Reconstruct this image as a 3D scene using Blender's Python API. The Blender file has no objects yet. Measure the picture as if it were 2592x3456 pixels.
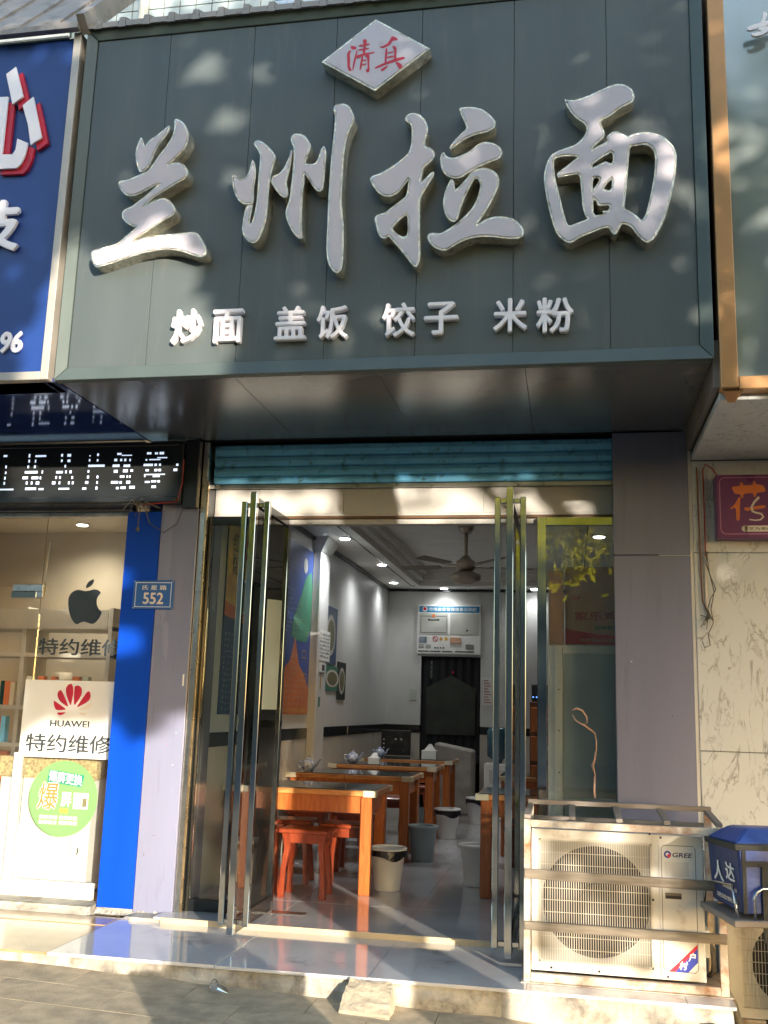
import bpy, bmesh, math, random
import numpy as np
from mathutils import Matrix, Vector
random.seed(7); rng = np.random.default_rng(11)
rad = math.radians
SC = bpy.context.scene
C = SC.collection
# ---------------------------------------------------------------- camera
cd = bpy.data.cameras.new('camera'); cam = bpy.data.objects.new('camera', cd); C.objects.link(cam)
cd.sensor_fit = 'VERTICAL'; cd.sensor_height = 24.0; cd.lens = 24.0 * 3366.4 / 3456.0
cd.clip_start = 0.05; cd.clip_end = 2000
_R = Vector((0.98300683, 0.18116366, 0.02961915)); _U = Vector((0.0065048, -0.19562686, 0.98065683)); _F = Vector((-0.18345368, 0.9637997, 0.19348097))
cam.matrix_world = Matrix(((_R.x, _U.x, -_F.x, 0.0), (_R.y, _U.y, -_F.y, -5.98884), (_R.z, _U.z, -_F.z, 1.2), (0, 0, 0, 1)))
SC.camera = cam
# ---------------------------------------------------------------- sky and sun (low, from the right in front of the shop)
SUN_EL = rad(7.6); SUN_AZ = rad(31.8)
TO_SUN = Vector((math.sin(SUN_AZ) * math.cos(SUN_EL), -math.cos(SUN_AZ) * math.cos(SUN_EL), math.sin(SUN_EL)))
W = bpy.data.worlds.new('World'); SC.world = W; W.use_nodes = True
wn = W.node_tree.nodes; wl = W.node_tree.links
sky = wn.new('ShaderNodeTexSky'); sky.sky_type = 'NISHITA'; sky.sun_disc = False
sky.sun_elevation = SUN_EL; sky.sun_rotation = math.atan2(TO_SUN.x, TO_SUN.y); sky.air_density = 1.0; sky.dust_density = 1.6; sky.ozone_density = 1.6
bg = wn['Background']; bg.inputs['Strength'].default_value = 0.15; wl.new(sky.outputs[0], bg.inputs[0])
sl = bpy.data.lights.new('sun', 'SUN'); sl.energy = 1.8; sl.angle = rad(0.53); sl.color = (1.0, 0.89, 0.75)
sun = bpy.data.objects.new('sun', sl); C.objects.link(sun)
sun.rotation_euler = (-TO_SUN).to_track_quat('-Z', 'Y').to_euler()
vs = SC.view_settings; vs.view_transform = 'Standard'; vs.look = 'None'; vs.gamma = 1.0; vs.use_curve_mapping = False
vs.exposure = 2.5
SC.render.engine = 'CYCLES'; SC.cycles.use_denoising = True
SC.cycles.max_bounces = 10; SC.cycles.transparent_max_bounces = 16; SC.cycles.glossy_bounces = 5
SC.cycles.sample_clamp_indirect = 6.0; SC.cycles.caustics_reflective = False; SC.cycles.caustics_refractive = False
# ---------------------------------------------------------------- materials (all procedural)
MATS = {}
def _nt(name):
    m = bpy.data.materials.new(name); m.use_nodes = True
    return m, m.node_tree.nodes, m.node_tree.links
def M(name, col, rough=0.5, metal=0.0, var=0.12, scale=4.0, bump=0.0, bscale=60.0, coat=0.0, spec=0.5, dirt=None, dirt_amt=0.0, dirt_scale=3.0, rvar=0.08, stretch=None):
    if name in MATS: return MATS[name]
    m, n, l = _nt(name); b = n['Principled BSDF']
    tc = n.new('ShaderNodeTexCoord'); src = tc.outputs['Object']
    if stretch:
        mp = n.new('ShaderNodeMapping'); mp.inputs['Scale'].default_value = stretch; l.new(src, mp.inputs[0]); src = mp.outputs[0]
    nz = n.new('ShaderNodeTexNoise'); nz.inputs['Scale'].default_value = scale; nz.inputs['Detail'].default_value = 6; l.new(src, nz.inputs['Vector'])
    mr = n.new('ShaderNodeMapRange'); mr.inputs['From Min'].default_value = .3; mr.inputs['From Max'].default_value = .7
    mr.inputs['To Min'].default_value = 1 - var; mr.inputs['To Max'].default_value = 1 + var; l.new(nz.outputs['Fac'], mr.inputs['Value'])
    mx = n.new('ShaderNodeMix'); mx.data_type = 'RGBA'; mx.blend_type = 'MULTIPLY'; mx.inputs[0].default_value = 1
    mx.inputs[6].default_value = (*col, 1); l.new(mr.outputs[0], mx.inputs[7]); out = mx.outputs[2]
    if dirt:
        n2 = n.new('ShaderNodeTexNoise'); n2.inputs['Scale'].default_value = dirt_scale; n2.inputs['Detail'].default_value = 9; n2.inputs['Roughness'].default_value = .68; l.new(src, n2.inputs['Vector'])
        r2 = n.new('ShaderNodeMapRange'); r2.inputs['From Min'].default_value = .62 - .35 * dirt_amt; r2.inputs['From Max'].default_value = .78 - .2 * dirt_amt; l.new(n2.outputs['Fac'], r2.inputs['Value'])
        m2 = n.new('ShaderNodeMix'); m2.data_type = 'RGBA'; m2.inputs[7].default_value = (*dirt, 1); l.new(r2.outputs[0], m2.inputs[0]); l.new(out, m2.inputs[6]); out = m2.outputs[2]
    l.new(out, b.inputs['Base Color'])
    rr = n.new('ShaderNodeMapRange'); rr.inputs['To Min'].default_value = max(.02, rough - rvar); rr.inputs['To Max'].default_value = min(1, rough + rvar); l.new(nz.outputs['Fac'], rr.inputs['Value']); l.new(rr.outputs[0], b.inputs['Roughness'])
    b.inputs['Metallic'].default_value = metal; b.inputs['Specular IOR Level'].default_value = spec; b.inputs['Coat Weight'].default_value = coat; b.inputs['Coat Roughness'].default_value = .08
    if bump:
        n3 = n.new('ShaderNodeTexNoise'); n3.inputs['Scale'].default_value = bscale; n3.inputs['Detail'].default_value = 5; l.new(src, n3.inputs['Vector'])
        bp = n.new('ShaderNodeBump'); bp.inputs['Strength'].default_value = bump; bp.inputs['Distance'].default_value = .01; l.new(n3.outputs['Fac'], bp.inputs['Height']); l.new(bp.outputs[0], b.inputs['Normal'])
    MATS[name] = m; return m
def M_emit(name, col, s):
    m, n, l = _nt(name); b = n['Principled BSDF']; b.inputs['Base Color'].default_value = (*col, 1)
    b.inputs['Emission Color'].default_value = (*col, 1); b.inputs['Emission Strength'].default_value = s; MATS[name] = m; return m
def M_glass(name, tint=(0.93, 0.97, 0.95), refl=1.0, dirt=0.03):
    m, n, l = _nt(name); n.remove(n['Principled BSDF']); o = n['Material Output']
    t = n.new('ShaderNodeBsdfTransparent'); t.inputs[0].default_value = (*tint, 1)
    g = n.new('ShaderNodeBsdfGlossy'); g.inputs['Roughness'].default_value = .005
    f = n.new('ShaderNodeFresnel'); f.inputs[0].default_value = 1.5
    mu = n.new('ShaderNodeMath'); mu.operation = 'MULTIPLY'; mu.inputs[1].default_value = refl; l.new(f.outputs[0], mu.inputs[0])
    mx = n.new('ShaderNodeMixShader'); l.new(mu.outputs[0], mx.inputs[0]); l.new(t.outputs[0], mx.inputs[1]); l.new(g.outputs[0], mx.inputs[2])
    d = n.new('ShaderNodeBsdfDiffuse'); d.inputs[0].default_value = (.7, .68, .62, 1)
    tc = n.new('ShaderNodeTexCoord'); nz = n.new('ShaderNodeTexNoise'); nz.inputs['Scale'].default_value = 2.5; nz.inputs['Detail'].default_value = 6; l.new(tc.outputs['Object'], nz.inputs['Vector'])
    mr = n.new('ShaderNodeMapRange'); mr.inputs['From Min'].default_value = .4; mr.inputs['From Max'].default_value = .8; mr.inputs['To Max'].default_value = dirt * 2; mr.inputs['To Min'].default_value = dirt * .4; l.new(nz.outputs['Fac'], mr.inputs['Value'])
    m2 = n.new('ShaderNodeMixShader'); l.new(mr.outputs[0], m2.inputs[0]); l.new(mx.outputs[0], m2.inputs[1]); l.new(d.outputs[0], m2.inputs[2]); l.new(m2.outputs[0], o.inputs[0])
    MATS[name] = m; return m
def M_marble(name):
    m, n, l = _nt(name); b = n['Principled BSDF']; tc = n.new('ShaderNodeTexCoord')
    mp = n.new('ShaderNodeMapping'); mp.inputs['Rotation'].default_value = (.9, .8, .5); mp.inputs['Scale'].default_value = (1, 1, .38); l.new(tc.outputs['Object'], mp.inputs[0])
    def vein(sc, w, dist, msc, lo, hi, amt):
        nz = n.new('ShaderNodeTexNoise'); nz.inputs['Scale'].default_value = sc; nz.inputs['Detail'].default_value = 7; nz.inputs['Roughness'].default_value = .58; nz.inputs['Distortion'].default_value = dist; l.new(mp.outputs[0], nz.inputs['Vector'])
        s1 = n.new('ShaderNodeMath'); s1.operation = 'SUBTRACT'; s1.inputs[1].default_value = .5; l.new(nz.outputs['Fac'], s1.inputs[0]); ab = n.new('ShaderNodeMath'); ab.operation = 'ABSOLUTE'; l.new(s1.outputs[0], ab.inputs[0])
        r = n.new('ShaderNodeMapRange'); r.inputs['From Min'].default_value = 0; r.inputs['From Max'].default_value = w; r.inputs['To Min'].default_value = amt; r.inputs['To Max'].default_value = 0; l.new(ab.outputs[0], r.inputs['Value'])
        mk = n.new('ShaderNodeTexNoise'); mk.inputs['Scale'].default_value = msc; mk.inputs['Detail'].default_value = 3; l.new(tc.outputs['Object'], mk.inputs['Vector']); mr = n.new('ShaderNodeMapRange'); mr.inputs['From Min'].default_value = lo; mr.inputs['From Max'].default_value = hi; l.new(mk.outputs['Fac'], mr.inputs['Value'])
        mu = n.new('ShaderNodeMath'); mu.operation = 'MULTIPLY'; l.new(r.outputs[0], mu.inputs[0]); l.new(mr.outputs[0], mu.inputs[1]); return mu.outputs[0]
    a = vein(6.5, .022, 1.0, 5.5, .46, .58, .85); c = vein(14.0, .025, .8, 8.0, .50, .60, .65)
    ad = n.new('ShaderNodeMath'); ad.operation = 'MAXIMUM'; l.new(a, ad.inputs[0]); l.new(c, ad.inputs[1])
    mx = n.new('ShaderNodeMix'); mx.data_type = 'RGBA'; mx.inputs[6].default_value = (.65, .675, .68, 1); mx.inputs[7].default_value = (.25, .235, .23, 1); l.new(ad.outputs[0], mx.inputs[0]); l.new(mx.outputs[2], b.inputs['Base Color'])
    b.inputs['Roughness'].default_value = .3; MATS[name] = m; return m
def M_wood(name, c1, c2, rough=.35, scale=3.0, axis=(1, 12, 12), coat=.3):
    m, n, l = _nt(name); b = n['Principled BSDF']; tc = n.new('ShaderNodeTexCoord'); mp = n.new('ShaderNodeMapping'); mp.inputs['Scale'].default_value = axis; l.new(tc.outputs['Object'], mp.inputs[0])
    nz = n.new('ShaderNodeTexNoise'); nz.inputs['Scale'].default_value = scale; nz.inputs['Detail'].default_value = 8; nz.inputs['Distortion'].default_value = 1.2; l.new(mp.outputs[0], nz.inputs['Vector'])
    cr = n.new('ShaderNodeValToRGB'); cr.color_ramp.elements[0].position = .33; cr.color_ramp.elements[0].color = (*c1, 1); cr.color_ramp.elements[1].position = .68; cr.color_ramp.elements[1].color = (*c2, 1)
    l.new(nz.outputs['Fac'], cr.inputs[0]); l.new(cr.outputs[0], b.inputs['Base Color']); b.inputs['Roughness'].default_value = rough; b.inputs['Coat Weight'].default_value = coat; b.inputs['Coat Roughness'].default_value = .15
    MATS[name] = m; return m
def M_leaf(name, col, tcol):
    m, n, l = _nt(name); n.remove(n['Principled BSDF']); o = n['Material Output']
    tc = n.new('ShaderNodeTexCoord'); nz = n.new('ShaderNodeTexNoise'); nz.inputs['Scale'].default_value = 3; l.new(tc.outputs['Object'], nz.inputs['Vector'])
    def ramp(c):
        cr = n.new('ShaderNodeValToRGB'); cr.color_ramp.elements[0].position = .3; cr.color_ramp.elements[1].position = .7
        cr.color_ramp.elements[0].color = (*[x * .55 for x in c], 1); cr.color_ramp.elements[1].color = (*[x * 1.35 for x in c], 1); l.new(nz.outputs['Fac'], cr.inputs[0]); return cr.outputs[0]
    d = n.new('ShaderNodeBsdfDiffuse'); t = n.new('ShaderNodeBsdfTranslucent'); l.new(ramp(col), d.inputs[0]); l.new(ramp(tcol), t.inputs[0])
    mx = n.new('ShaderNodeMixShader'); mx.inputs[0].default_value = .5; l.new(d.outputs[0], mx.inputs[1]); l.new(t.outputs[0], mx.inputs[2]); l.new(mx.outputs[0], o.inputs[0]); MATS[name] = m; return m

panel_m = M('sign_panel_metal', (.094, .113, .113), .46, .1, spec=.35, var=.14, scale=1.2, rvar=.12, dirt=(.125, .135, .13), dirt_amt=.16, dirt_scale=7, stretch=(2.2, 1, .28), bump=.06, bscale=5)
frame_m = M('sign_frame_metal', (.085, .11, .10), .45, .1, var=.12, scale=3)
soffit_m = M('soffit_panel_metal', (.19, .20, .215), .22, .5, var=.12, scale=2, rvar=.04)
dark_m = M('dark_rubber', (.015, .016, .018), .6)
acrylic_m = M('white_acrylic', (.56, .52, .56), .45, 0, var=.05, scale=3, dirt=(.45, .36, .36), dirt_amt=.10, dirt_scale=7)
letter_m = M('white_acrylic_small', (.93, .88, .90), .3, 0, var=.04)
chrome_m = M('chrome', (.72, .70, .64), .10, 1.0, var=.25, scale=30, bump=.25, bscale=45)
letter_side_m = M('letter_chrome_return', (.80, .74, .60), .12, 1.0, var=.35, scale=40, bump=1.0, bscale=150, dirt=(.16, .10, .06), dirt_amt=.22, dirt_scale=12)
steel_m = M('polished_steel', (.62, .62, .60), .07, 1.0, var=.08, scale=8)
dsteel_m = M('dark_steel_frame', (.05, .055, .055), .18, .8, var=.1)
alu_m = M('aluminium_strip', (.55, .53, .48), .3, 1.0, var=.12, scale=20)
bframe_m = M('beige_frame_metal', (.46, .42, .36), .45, .25, var=.12, scale=5)
gold_m = M('brass_strip', (.62, .44, .24), .28, .9, var=.2, scale=12)
red_m = M('red_print', (.55, .015, .04), .45)
lilac_m = M('lilac_panel', (.222, .234, .335), .26, 0, var=.10, scale=1.2, coat=.2, dirt=(.18, .185, .25), dirt_amt=.14, dirt_scale=6, stretch=(3, 3, .35))
bluepanel_m = M('bright_blue_panel', (.001, .055, .46), .45, 0, var=.08, scale=1.5, spec=.25, dirt=(.004, .05, .34), dirt_amt=.14, dirt_scale=6, stretch=(3, 3, .3))
shutter_m = M('blue_shutter', (.22, .66, 1.0), .45, .15, var=.14, scale=5, dirt=(.03, .05, .06), dirt_amt=.2, dirt_scale=14)
white_m = M('white_header', (.54, .52, .48), .4, 0, var=.06, scale=3)
wall_m = M('interior_white_wall', (.62, .615, .59), .45, 0, var=.05)
lowwall_m = M('interior_low_wall', (.55, .50, .42), .3, 0, var=.10, scale=3)
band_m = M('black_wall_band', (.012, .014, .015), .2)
ceil_m = M('ceiling_plaster', (.80, .77, .71), .6, 0, var=.06, scale=5)
tile_m = M('grey_polished_tile', (.56, .56, .565), .10, 0, var=.10, scale=2.5, rvar=.05, coat=.4, dirt=(.2, .2, .2), dirt_amt=.1)
itile_m = M('grey_shop_tile', (.46, .46, .47), .10, 0, var=.10, scale=2.5, rvar=.06, coat=.4)
btile_m = M('beige_tile', (.42, .29, .16), .16, 0, var=.2, scale=3, dirt=(.24, .17, .10), dirt_amt=.3, dirt_scale=5, coat=.3)
conc_m = M('rough_concrete', (.44, .41, .345), .85, 0, var=.3, scale=6, bump=.9, bscale=28, dirt=(.14, .12, .095), dirt_amt=.42, dirt_scale=7)
pave_m = M('paving_stone', (.46, .37, .245), .8, 0, var=.25, scale=9, bump=.5, bscale=160, dirt=(.25, .21, .15), dirt_amt=.35, dirt_scale=4)
grout_m = M('paving_joint', (.06, .052, .04), .9, 0, var=.2, bump=.3, bscale=90)
road_m = M('asphalt', (.05, .05, .052), .85, 0, var=.25, scale=10, bump=.4, bscale=120)
marble_m = M_marble('cream_veined_marble')
marble2_m = M('marble_joint', (.2, .18, .15), .6)
glass_m = M_glass('clear_glass', refl=.9, dirt=.02)
glass2_m = M_glass('shop_window_glass', (.94, .95, .94), refl=1.0, dirt=.018)
glassd_m = M_glass('door_glass', (.90, .95, .93), refl=1.0, dirt=.02)
glassr_m = M_glass('mirroring_glass', (.92, .95, .93), refl=2.2, dirt=.02)
blue_m = M('blue_sign_face', (.012, .045, .21), .4, 0, var=.08, scale=1.0)
bluesoffit_m = M('blue_soffit', (.015, .04, .17), .06, .1, var=.08)
orange_m = M('orange_metal', (.50, .265, .11), .4, .35, var=.1, scale=6)
pale_m = M('pale_green_panel', (.30, .35, .34), .12, .45, var=.12, scale=.9, rvar=.05)
purple_m = M('purple_sign', (.16, .035, .135), .3)
pink_m = M('pink_line', (.42, .18, .29), .4)
orprint_m = M('orange_print', (.72, .19, .05), .45)
cream_m = M('cream_print', (.75, .66, .55), .45)
black_m = M('black_plastic', (.02, .021, .023), .38)
ledbox_m = M('led_housing', (.025, .027, .027), .22, .2)
led_m = M_emit('led_dot', (.66, .78, 1.0), .20)
lamp_m = M_emit('lamp_glow', (.95, 1.0, 1.0), 4)
blueled_m = M_emit('blue_led', (.1, .3, 1.0), .6)
paper_m = M('white_paper', (.80, .79, .74), .5, var=.03)
greenwhite_m = M('pale_green_paper', (.50, .55, .47), .5, var=.04)
ink_m = M('black_ink', (.035, .045, .05), .4)
green_m = M('green_sticker', (.17, .44, .13), .4, var=.05)
dgreen_m = M('dark_green_print', (.02, .22, .16), .4)
wood_m = M_wood('orange_wood', (.36, .085, .018), (.52, .16, .035), axis=(14, 14, 1.2))
woodtop_m = M_wood('table_edge_wood', (.42, .15, .04), (.62, .28, .09), axis=(1.5, 14, 14))
stool_m = M_wood('red_wood', (.17, .024, .009), (.27, .05, .015), axis=(12, 12, 1.5))
corner_m = M('cream_corner', (.66, .58, .42), .5)
tabtop_m = M('dark_green_glass_top', (.06, .075, .07), .05, 0, var=.2, scale=6, coat=.6)
bin_m = M('cream_bin_plastic', (.78, .77, .74), .35)
bin2_m = M('grey_blue_bin_plastic', (.30, .36, .37), .35)
bag_m = M('black_bag', (.02, .02, .022), .25, bump=.8, bscale=25)
porc_m = M('blue_white_porcelain', (.62, .66, .72), .15, 0, var=.05, dirt=(.03, .06, .32), dirt_amt=.55, dirt_scale=38, coat=.5)
acw_m = M('ac_white_paint', (.68, .66, .60), .42, 0, var=.06, scale=4, dirt=(.42, .34, .24), dirt_amt=.16, dirt_scale=6)
acg_m = M('ac_grille_wire', (.60, .56, .47), .4)
rust_m = M('rusty_white_steel', (.60, .55, .46), .6, .1, var=.12, scale=6, dirt=(.30, .125, .045), dirt_amt=.56, dirt_scale=7, bump=.3, bscale=60)
bar_m = M('weathered_bar', (.20, .17, .13), .6, .2, var=.3, scale=14, dirt=(.34, .28, .19), dirt_amt=.2, dirt_scale=10, stretch=(.4, 4, 4))
cage_m = M('cage_top_paint', (.22, .19, .165), .6, .1, var=.15)
fan_m = M('ac_fan_grey', (.022, .022, .024), .5)
navy_m = M('navy_fabric', (.022, .04, .13), .5, var=.15, scale=10, bump=.5, bscale=14)
blufab_m = M('blue_fabric', (.03, .075, .30), .45, var=.2, scale=8, bump=.7, bscale=11)
strap_m = M('dark_strap', (.03, .033, .03), .7, bump=.3, bscale=200)
fridge_m = M('fridge_white', (.78, .76, .70), .35)
fpanel_m = M('fridge_grey_door', (.50, .57, .57), .15, .2, var=.15, scale=2)
card_m = M('cardboard', (.60, .35, .22), .8, var=.12, scale=8)
bark_m = M('tree_bark', (.10, .075, .055), .9, var=.3, scale=9, bump=.9, bscale=20)
leaf_m = M_leaf('leaf', (.06, .10, .018), (.28, .34, .025))
leafy_m = M_leaf('leaf_yellow', (.13, .15, .015), (.66, .66, .04))
brick_m = M('broken_block', (.43, .37, .27), .85, var=.25, scale=10, bump=.8, bscale=35, dirt=(.22, .18, .12), dirt_amt=.3)
sheet_m = M('ribbed_sheet', (.30, .27, .24), .5, .2, var=.12, dirt=(.14, .12, .10), dirt_amt=.3, dirt_scale=8)
walltile_m = M('pale_blue_wall_tile', (.40, .47, .48), .15, 0, var=.08, scale=2, coat=.4)
walljoint_m = M('wall_tile_joint', (.20, .19, .17), .8)
wgreen_m = M('green_window_glass', (.012, .07, .065), .08, .2)
red2_m = M('red_cable', (.42, .03, .02), .5)
cable_m = M('grey_cable', (.10, .09, .08), .6)
cable2_m = M('brown_cable', (.22, .09, .05), .6)
menu_b_m = M('menu_blue', (.03, .07, .26), .4)
menu_db_m = M('menu_dark_blue', (.04, .08, .17), .4)
menu_o_m = M('menu_orange', (.50, .15, .05), .4, var=.2)
menu_y_m = M('menu_yellow', (.75, .45, .06), .4, var=.3, scale=6, dirt=(.5, .16, .03), dirt_amt=.3, dirt_scale=4)
menu_g_m = M('menu_green', (.05, .20, .12), .4)
menu_t_m = M('menu_text', (.42, .42, .40), .5)
menu_ot_m = M('menu_gold_text', (.55, .33, .10), .5)
food_m = M('food_photo', (.22, .20, .10), .4, var=.5, scale=30, dirt=(.05, .08, .03), dirt_amt=.5, dirt_scale=30)
noticeb_m = M('notice_blue', (.03, .22, .42), .4)
curtain_m = M('door_curtain', (.012, .013, .016), .8, var=.3)
curtain2_m = M('curtain_pattern', (.035, .04, .03), .8, var=.3, scale=4)
fanmetal_m = M('fan_bronze', (.50, .43, .33), .4, .5)
blade_m = M('fan_blade', (.26, .22, .17), .5)
stain_m = M('stain_wire', (.15, .12, .09), .7)
ribbon_m = M('ribbon_pink', (.55, .38, .33), .5)
waterb_m = M('water_bottle', (.05, .12, .16), .15)
stone_m = M('rough_stone', (.34, .30, .24), .85, var=.25, bump=.8, bscale=20)
cup_m = M_glass('clear_plastic', (.93, .93, .93), refl=1.6, dirt=.12)
beige_wall_m = M('phone_shop_wall', (.46, .40, .31), .6, var=.06)
shelf_m = M('shelf_white', (.55, .52, .47), .5)
tubemetal_m = M('rack_tube', (.55, .55, .55), .15, 1.0)
chip_m = M('granular_board', (.45, .36, .18), .7, var=.5, scale=60)

# ---------------------------------------------------------------- mesh helpers
ORG = {}
def org_of(o): return ORG.get(o.name, Vector((0, 0, 0))) if o is not None else Vector((0, 0, 0))
def tag(o, label, cat, group=None, kind=None):
    if label: o['label'] = label
    if cat: o['category'] = cat
    if group: o['group'] = group
    if kind: o['kind'] = kind
    return o
def thing(name, label, cat, loc, group=None):
    o = bpy.data.objects.new(name, None); C.objects.link(o); o.location = loc; o.empty_display_size = .1
    ORG[o.name] = Vector(loc); return tag(o, label, cat, group)
def link(name, me, mat, parent=None, smooth=False, world=True):
    """me holds world coordinates; the object gets its parent's origin, or its own base when top-level"""
    n = len(me.vertices); co = np.empty(n * 3, 'f'); me.vertices.foreach_get('co', co); co = co.reshape(-1, 3)
    if parent is not None: g = org_of(parent)
    else: g = Vector(((co[:, 0].min() + co[:, 0].max()) / 2, (co[:, 1].min() + co[:, 1].max()) / 2, co[:, 2].min()))
    co = co - np.array(g[:], 'f'); me.vertices.foreach_set('co', co.ravel()); me.update()
    o = bpy.data.objects.new(name, me); C.objects.link(o); me.name = name
    if parent is not None: o.parent = parent
    else: o.location = g
    ORG[o.name] = Vector(g)
    if mat is not None:
        me.materials.clear(); me.materials.append(mat)
    if smooth: me.polygons.foreach_set('use_smooth', [True] * len(me.polygons))
    return o
class MB:
    def __init__(s): s.v = []; s.f = []
    def add(s, vs_, fs):
        b = len(s.v); s.v += [tuple(p) for p in vs_]; s.f += [tuple(b + i for i in q) for q in fs]; return s
    def box(s, x0, x1, y0, y1, z0, z1):
        return s.add([(x0, y0, z0), (x1, y0, z0), (x1, y1, z0), (x0, y1, z0), (x0, y0, z1), (x1, y0, z1), (x1, y1, z1), (x0, y1, z1)],
                     [(0, 3, 2, 1), (4, 5, 6, 7), (0, 1, 5, 4), (1, 2, 6, 5), (2, 3, 7, 6), (3, 0, 4, 7)])
    def hexa(s, p): return s.add(p, [(0, 3, 2, 1), (4, 5, 6, 7), (0, 1, 5, 4), (1, 2, 6, 5), (2, 3, 7, 6), (3, 0, 4, 7)])
    def bar(s, a, b, w, h, up=(0, 0, 1)):
        a = Vector(a); b = Vector(b); d = (b - a).normalized(); u = Vector(up)
        if abs(d.dot(u)) > .98: u = Vector((0, 1, 0))
        r = d.cross(u).normalized(); u = r.cross(d); r *= w / 2; u = u * (h / 2)
        return s.hexa([a - r - u, a + r - u, b + r - u, b - r - u, a - r + u, a + r + u, b + r + u, b - r + u])
    def tube(s, pts, r, n=8):
        pts = [Vector(p) for p in pts]; m = len(pts); b = len(s.v); pr = None
        rs = r if isinstance(r, (list, tuple)) else [r] * m
        for i, p in enumerate(pts):
            d = (pts[min(i + 1, m - 1)] - pts[max(i - 1, 0)]).normalized()
            if pr is None:
                u = Vector((0, 0, 1)) if abs(d.z) < .9 else Vector((1, 0, 0)); pr = d.cross(u).normalized()
            else: pr = (pr - d * pr.dot(d)).normalized()
            q = d.cross(pr)
            for k in range(n):
                a = 2 * math.pi * k / n; s.v.append(tuple(p + (pr * math.cos(a) + q * math.sin(a)) * rs[i]))
        for i in range(m - 1):
            for k in range(n):
                s.f.append((b + i * n + k, b + i * n + (k + 1) % n, b + (i + 1) * n + (k + 1) % n, b + (i + 1) * n + k))
        s.f.append(tuple(b + k for k in range(n))[::-1]); s.f.append(tuple(b + (m - 1) * n + k for k in range(n))); return s
    def lathe(s, prof, c, n=20, sx=1, sy=1):
        b = len(s.v); m = len(prof)
        for r, z in prof:
            for k in range(n):
                a = 2 * math.pi * k / n; s.v.append((c[0] + r * math.cos(a) * sx, c[1] + r * math.sin(a) * sy, c[2] + z))
        for i in range(m - 1):
            for k in range(n): s.f.append((b + i * n + k, b + i * n + (k + 1) % n, b + (i + 1) * n + (k + 1) % n, b + (i + 1) * n + k))
        s.f.append(tuple(b + k for k in range(n))[::-1]); s.f.append(tuple(b + (m - 1) * n + k for k in range(n))); return s
    def disc_y(s, cx, y, cz, r, r2=0.0, n=28, t=.004):
        """disc or ring facing -Y"""
        b = len(s.v)
        for yy in (y, y + t):
            for rr in (r, r2):
                for k in range(n):
                    a = 2 * math.pi * k / n; s.v.append((cx + rr * math.cos(a), yy, cz + rr * math.sin(a)))
        for k in range(n):
            j = (k + 1) % n
            s.f.append((b + k, b + n + k, b + n + j, b + j)[::-1]); s.f.append((b + 2 * n + k, b + 2 * n + j, b + 3 * n + j, b + 3 * n + k)[::-1])
            s.f.append((b + k, b + j, b + 2 * n + j, b + 2 * n + k)[::-1])
            if r2 > 0: s.f.append((b + n + k, b + 3 * n + k, b + 3 * n + j, b + n + j)[::-1])
        return s
    def build(s, name, mat, parent=None, smooth=False, bevel=0.0, seg=1):
        me = bpy.data.meshes.new(name); me.from_pydata(s.v, [], s.f); me.update()
        if bevel:
            bm = bmesh.new(); bm.from_mesh(me); bmesh.ops.bevel(bm, geom=[e for e in bm.edges if len(e.link_faces) == 2 and e.calc_face_angle(0) > .5], offset=bevel, segments=seg, affect='EDGES', profile=.6); bm.to_mesh(me); bm.free()
        return link(name, me, mat, parent, smooth)
def box(name, x0, x1, y0, y1, z0, z1, mat, parent=None, bevel=0.0): return MB().box(x0, x1, y0, y1, z0, z1).build(name, mat, parent, bevel=bevel)
def children(o): return [c for c in C.objects if c.parent == o]
def copy_tree(o, loc=None, rz=None, label=None, parent=None):
    kids = KIDS.get(o.name)
    if kids is None: kids = KIDS[o.name] = children(o)
    c = o.copy(); C.objects.link(c); ORG[c.name] = Vector((0, 0, 0))
    if parent is not None: c.parent = parent
    if loc is not None: c.location = loc
    if rz is not None: c.rotation_euler = (0, 0, rz)
    if label: c['label'] = label
    for k in kids: copy_tree(k, parent=c)
    return c
KIDS = {}
def chaikin(p, k=1):
    for _ in range(k):
        q = []
        for i in range(len(p)):
            a, b = p[i], p[(i + 1) % len(p)]
            q += [(a[0] * .8 + b[0] * .2, a[1] * .8 + b[1] * .2), (a[0] * .2 + b[0] * .8, a[1] * .2 + b[1] * .8)]
        p = q
    return p
def curve_mesh(polys, ext, offset=0.0):
    cu = bpy.data.curves.new('outline', 'CURVE'); cu.dimensions = '2D'; cu.fill_mode = 'BOTH'; cu.extrude = ext; cu.offset = offset
    for p in polys:
        sp = cu.splines.new('POLY'); sp.points.add(len(p) - 1); sp.use_cyclic_u = True
        for i, (x, y) in enumerate(p): sp.points[i].co = (x, y, 0, 1)
    o = bpy.data.objects.new('outline', cu); C.objects.link(o)
    me = bpy.data.meshes.new_from_object(o.evaluated_get(bpy.context.evaluated_depsgraph_get()))
    bpy.data.objects.remove(o); bpy.data.curves.remove(cu); return me
def place(me, plane, at):
    """map mesh (u,v,w) to the facade plane y=at ('F', faces -Y) or to the wall x=at ('L', faces +X)"""
    for v in me.vertices:
        u, q, w = v.co
        v.co = (u, at - w, q) if plane == 'F' else (at + w, u, q)
    return me
def plate(name, polys_mm, at, ext, mat, parent=None, smooth_pts=0, offset=0.0, plane='F', mm=True):
    k = .001 if mm else 1.0
    P = [[(x * k, y * k) for x, y in p] for p in polys_mm]
    if smooth_pts: P = [chaikin(p, smooth_pts) for p in P]
    return link(name, place(curve_mesh(P, ext, offset), plane, at), mat, parent)
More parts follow.
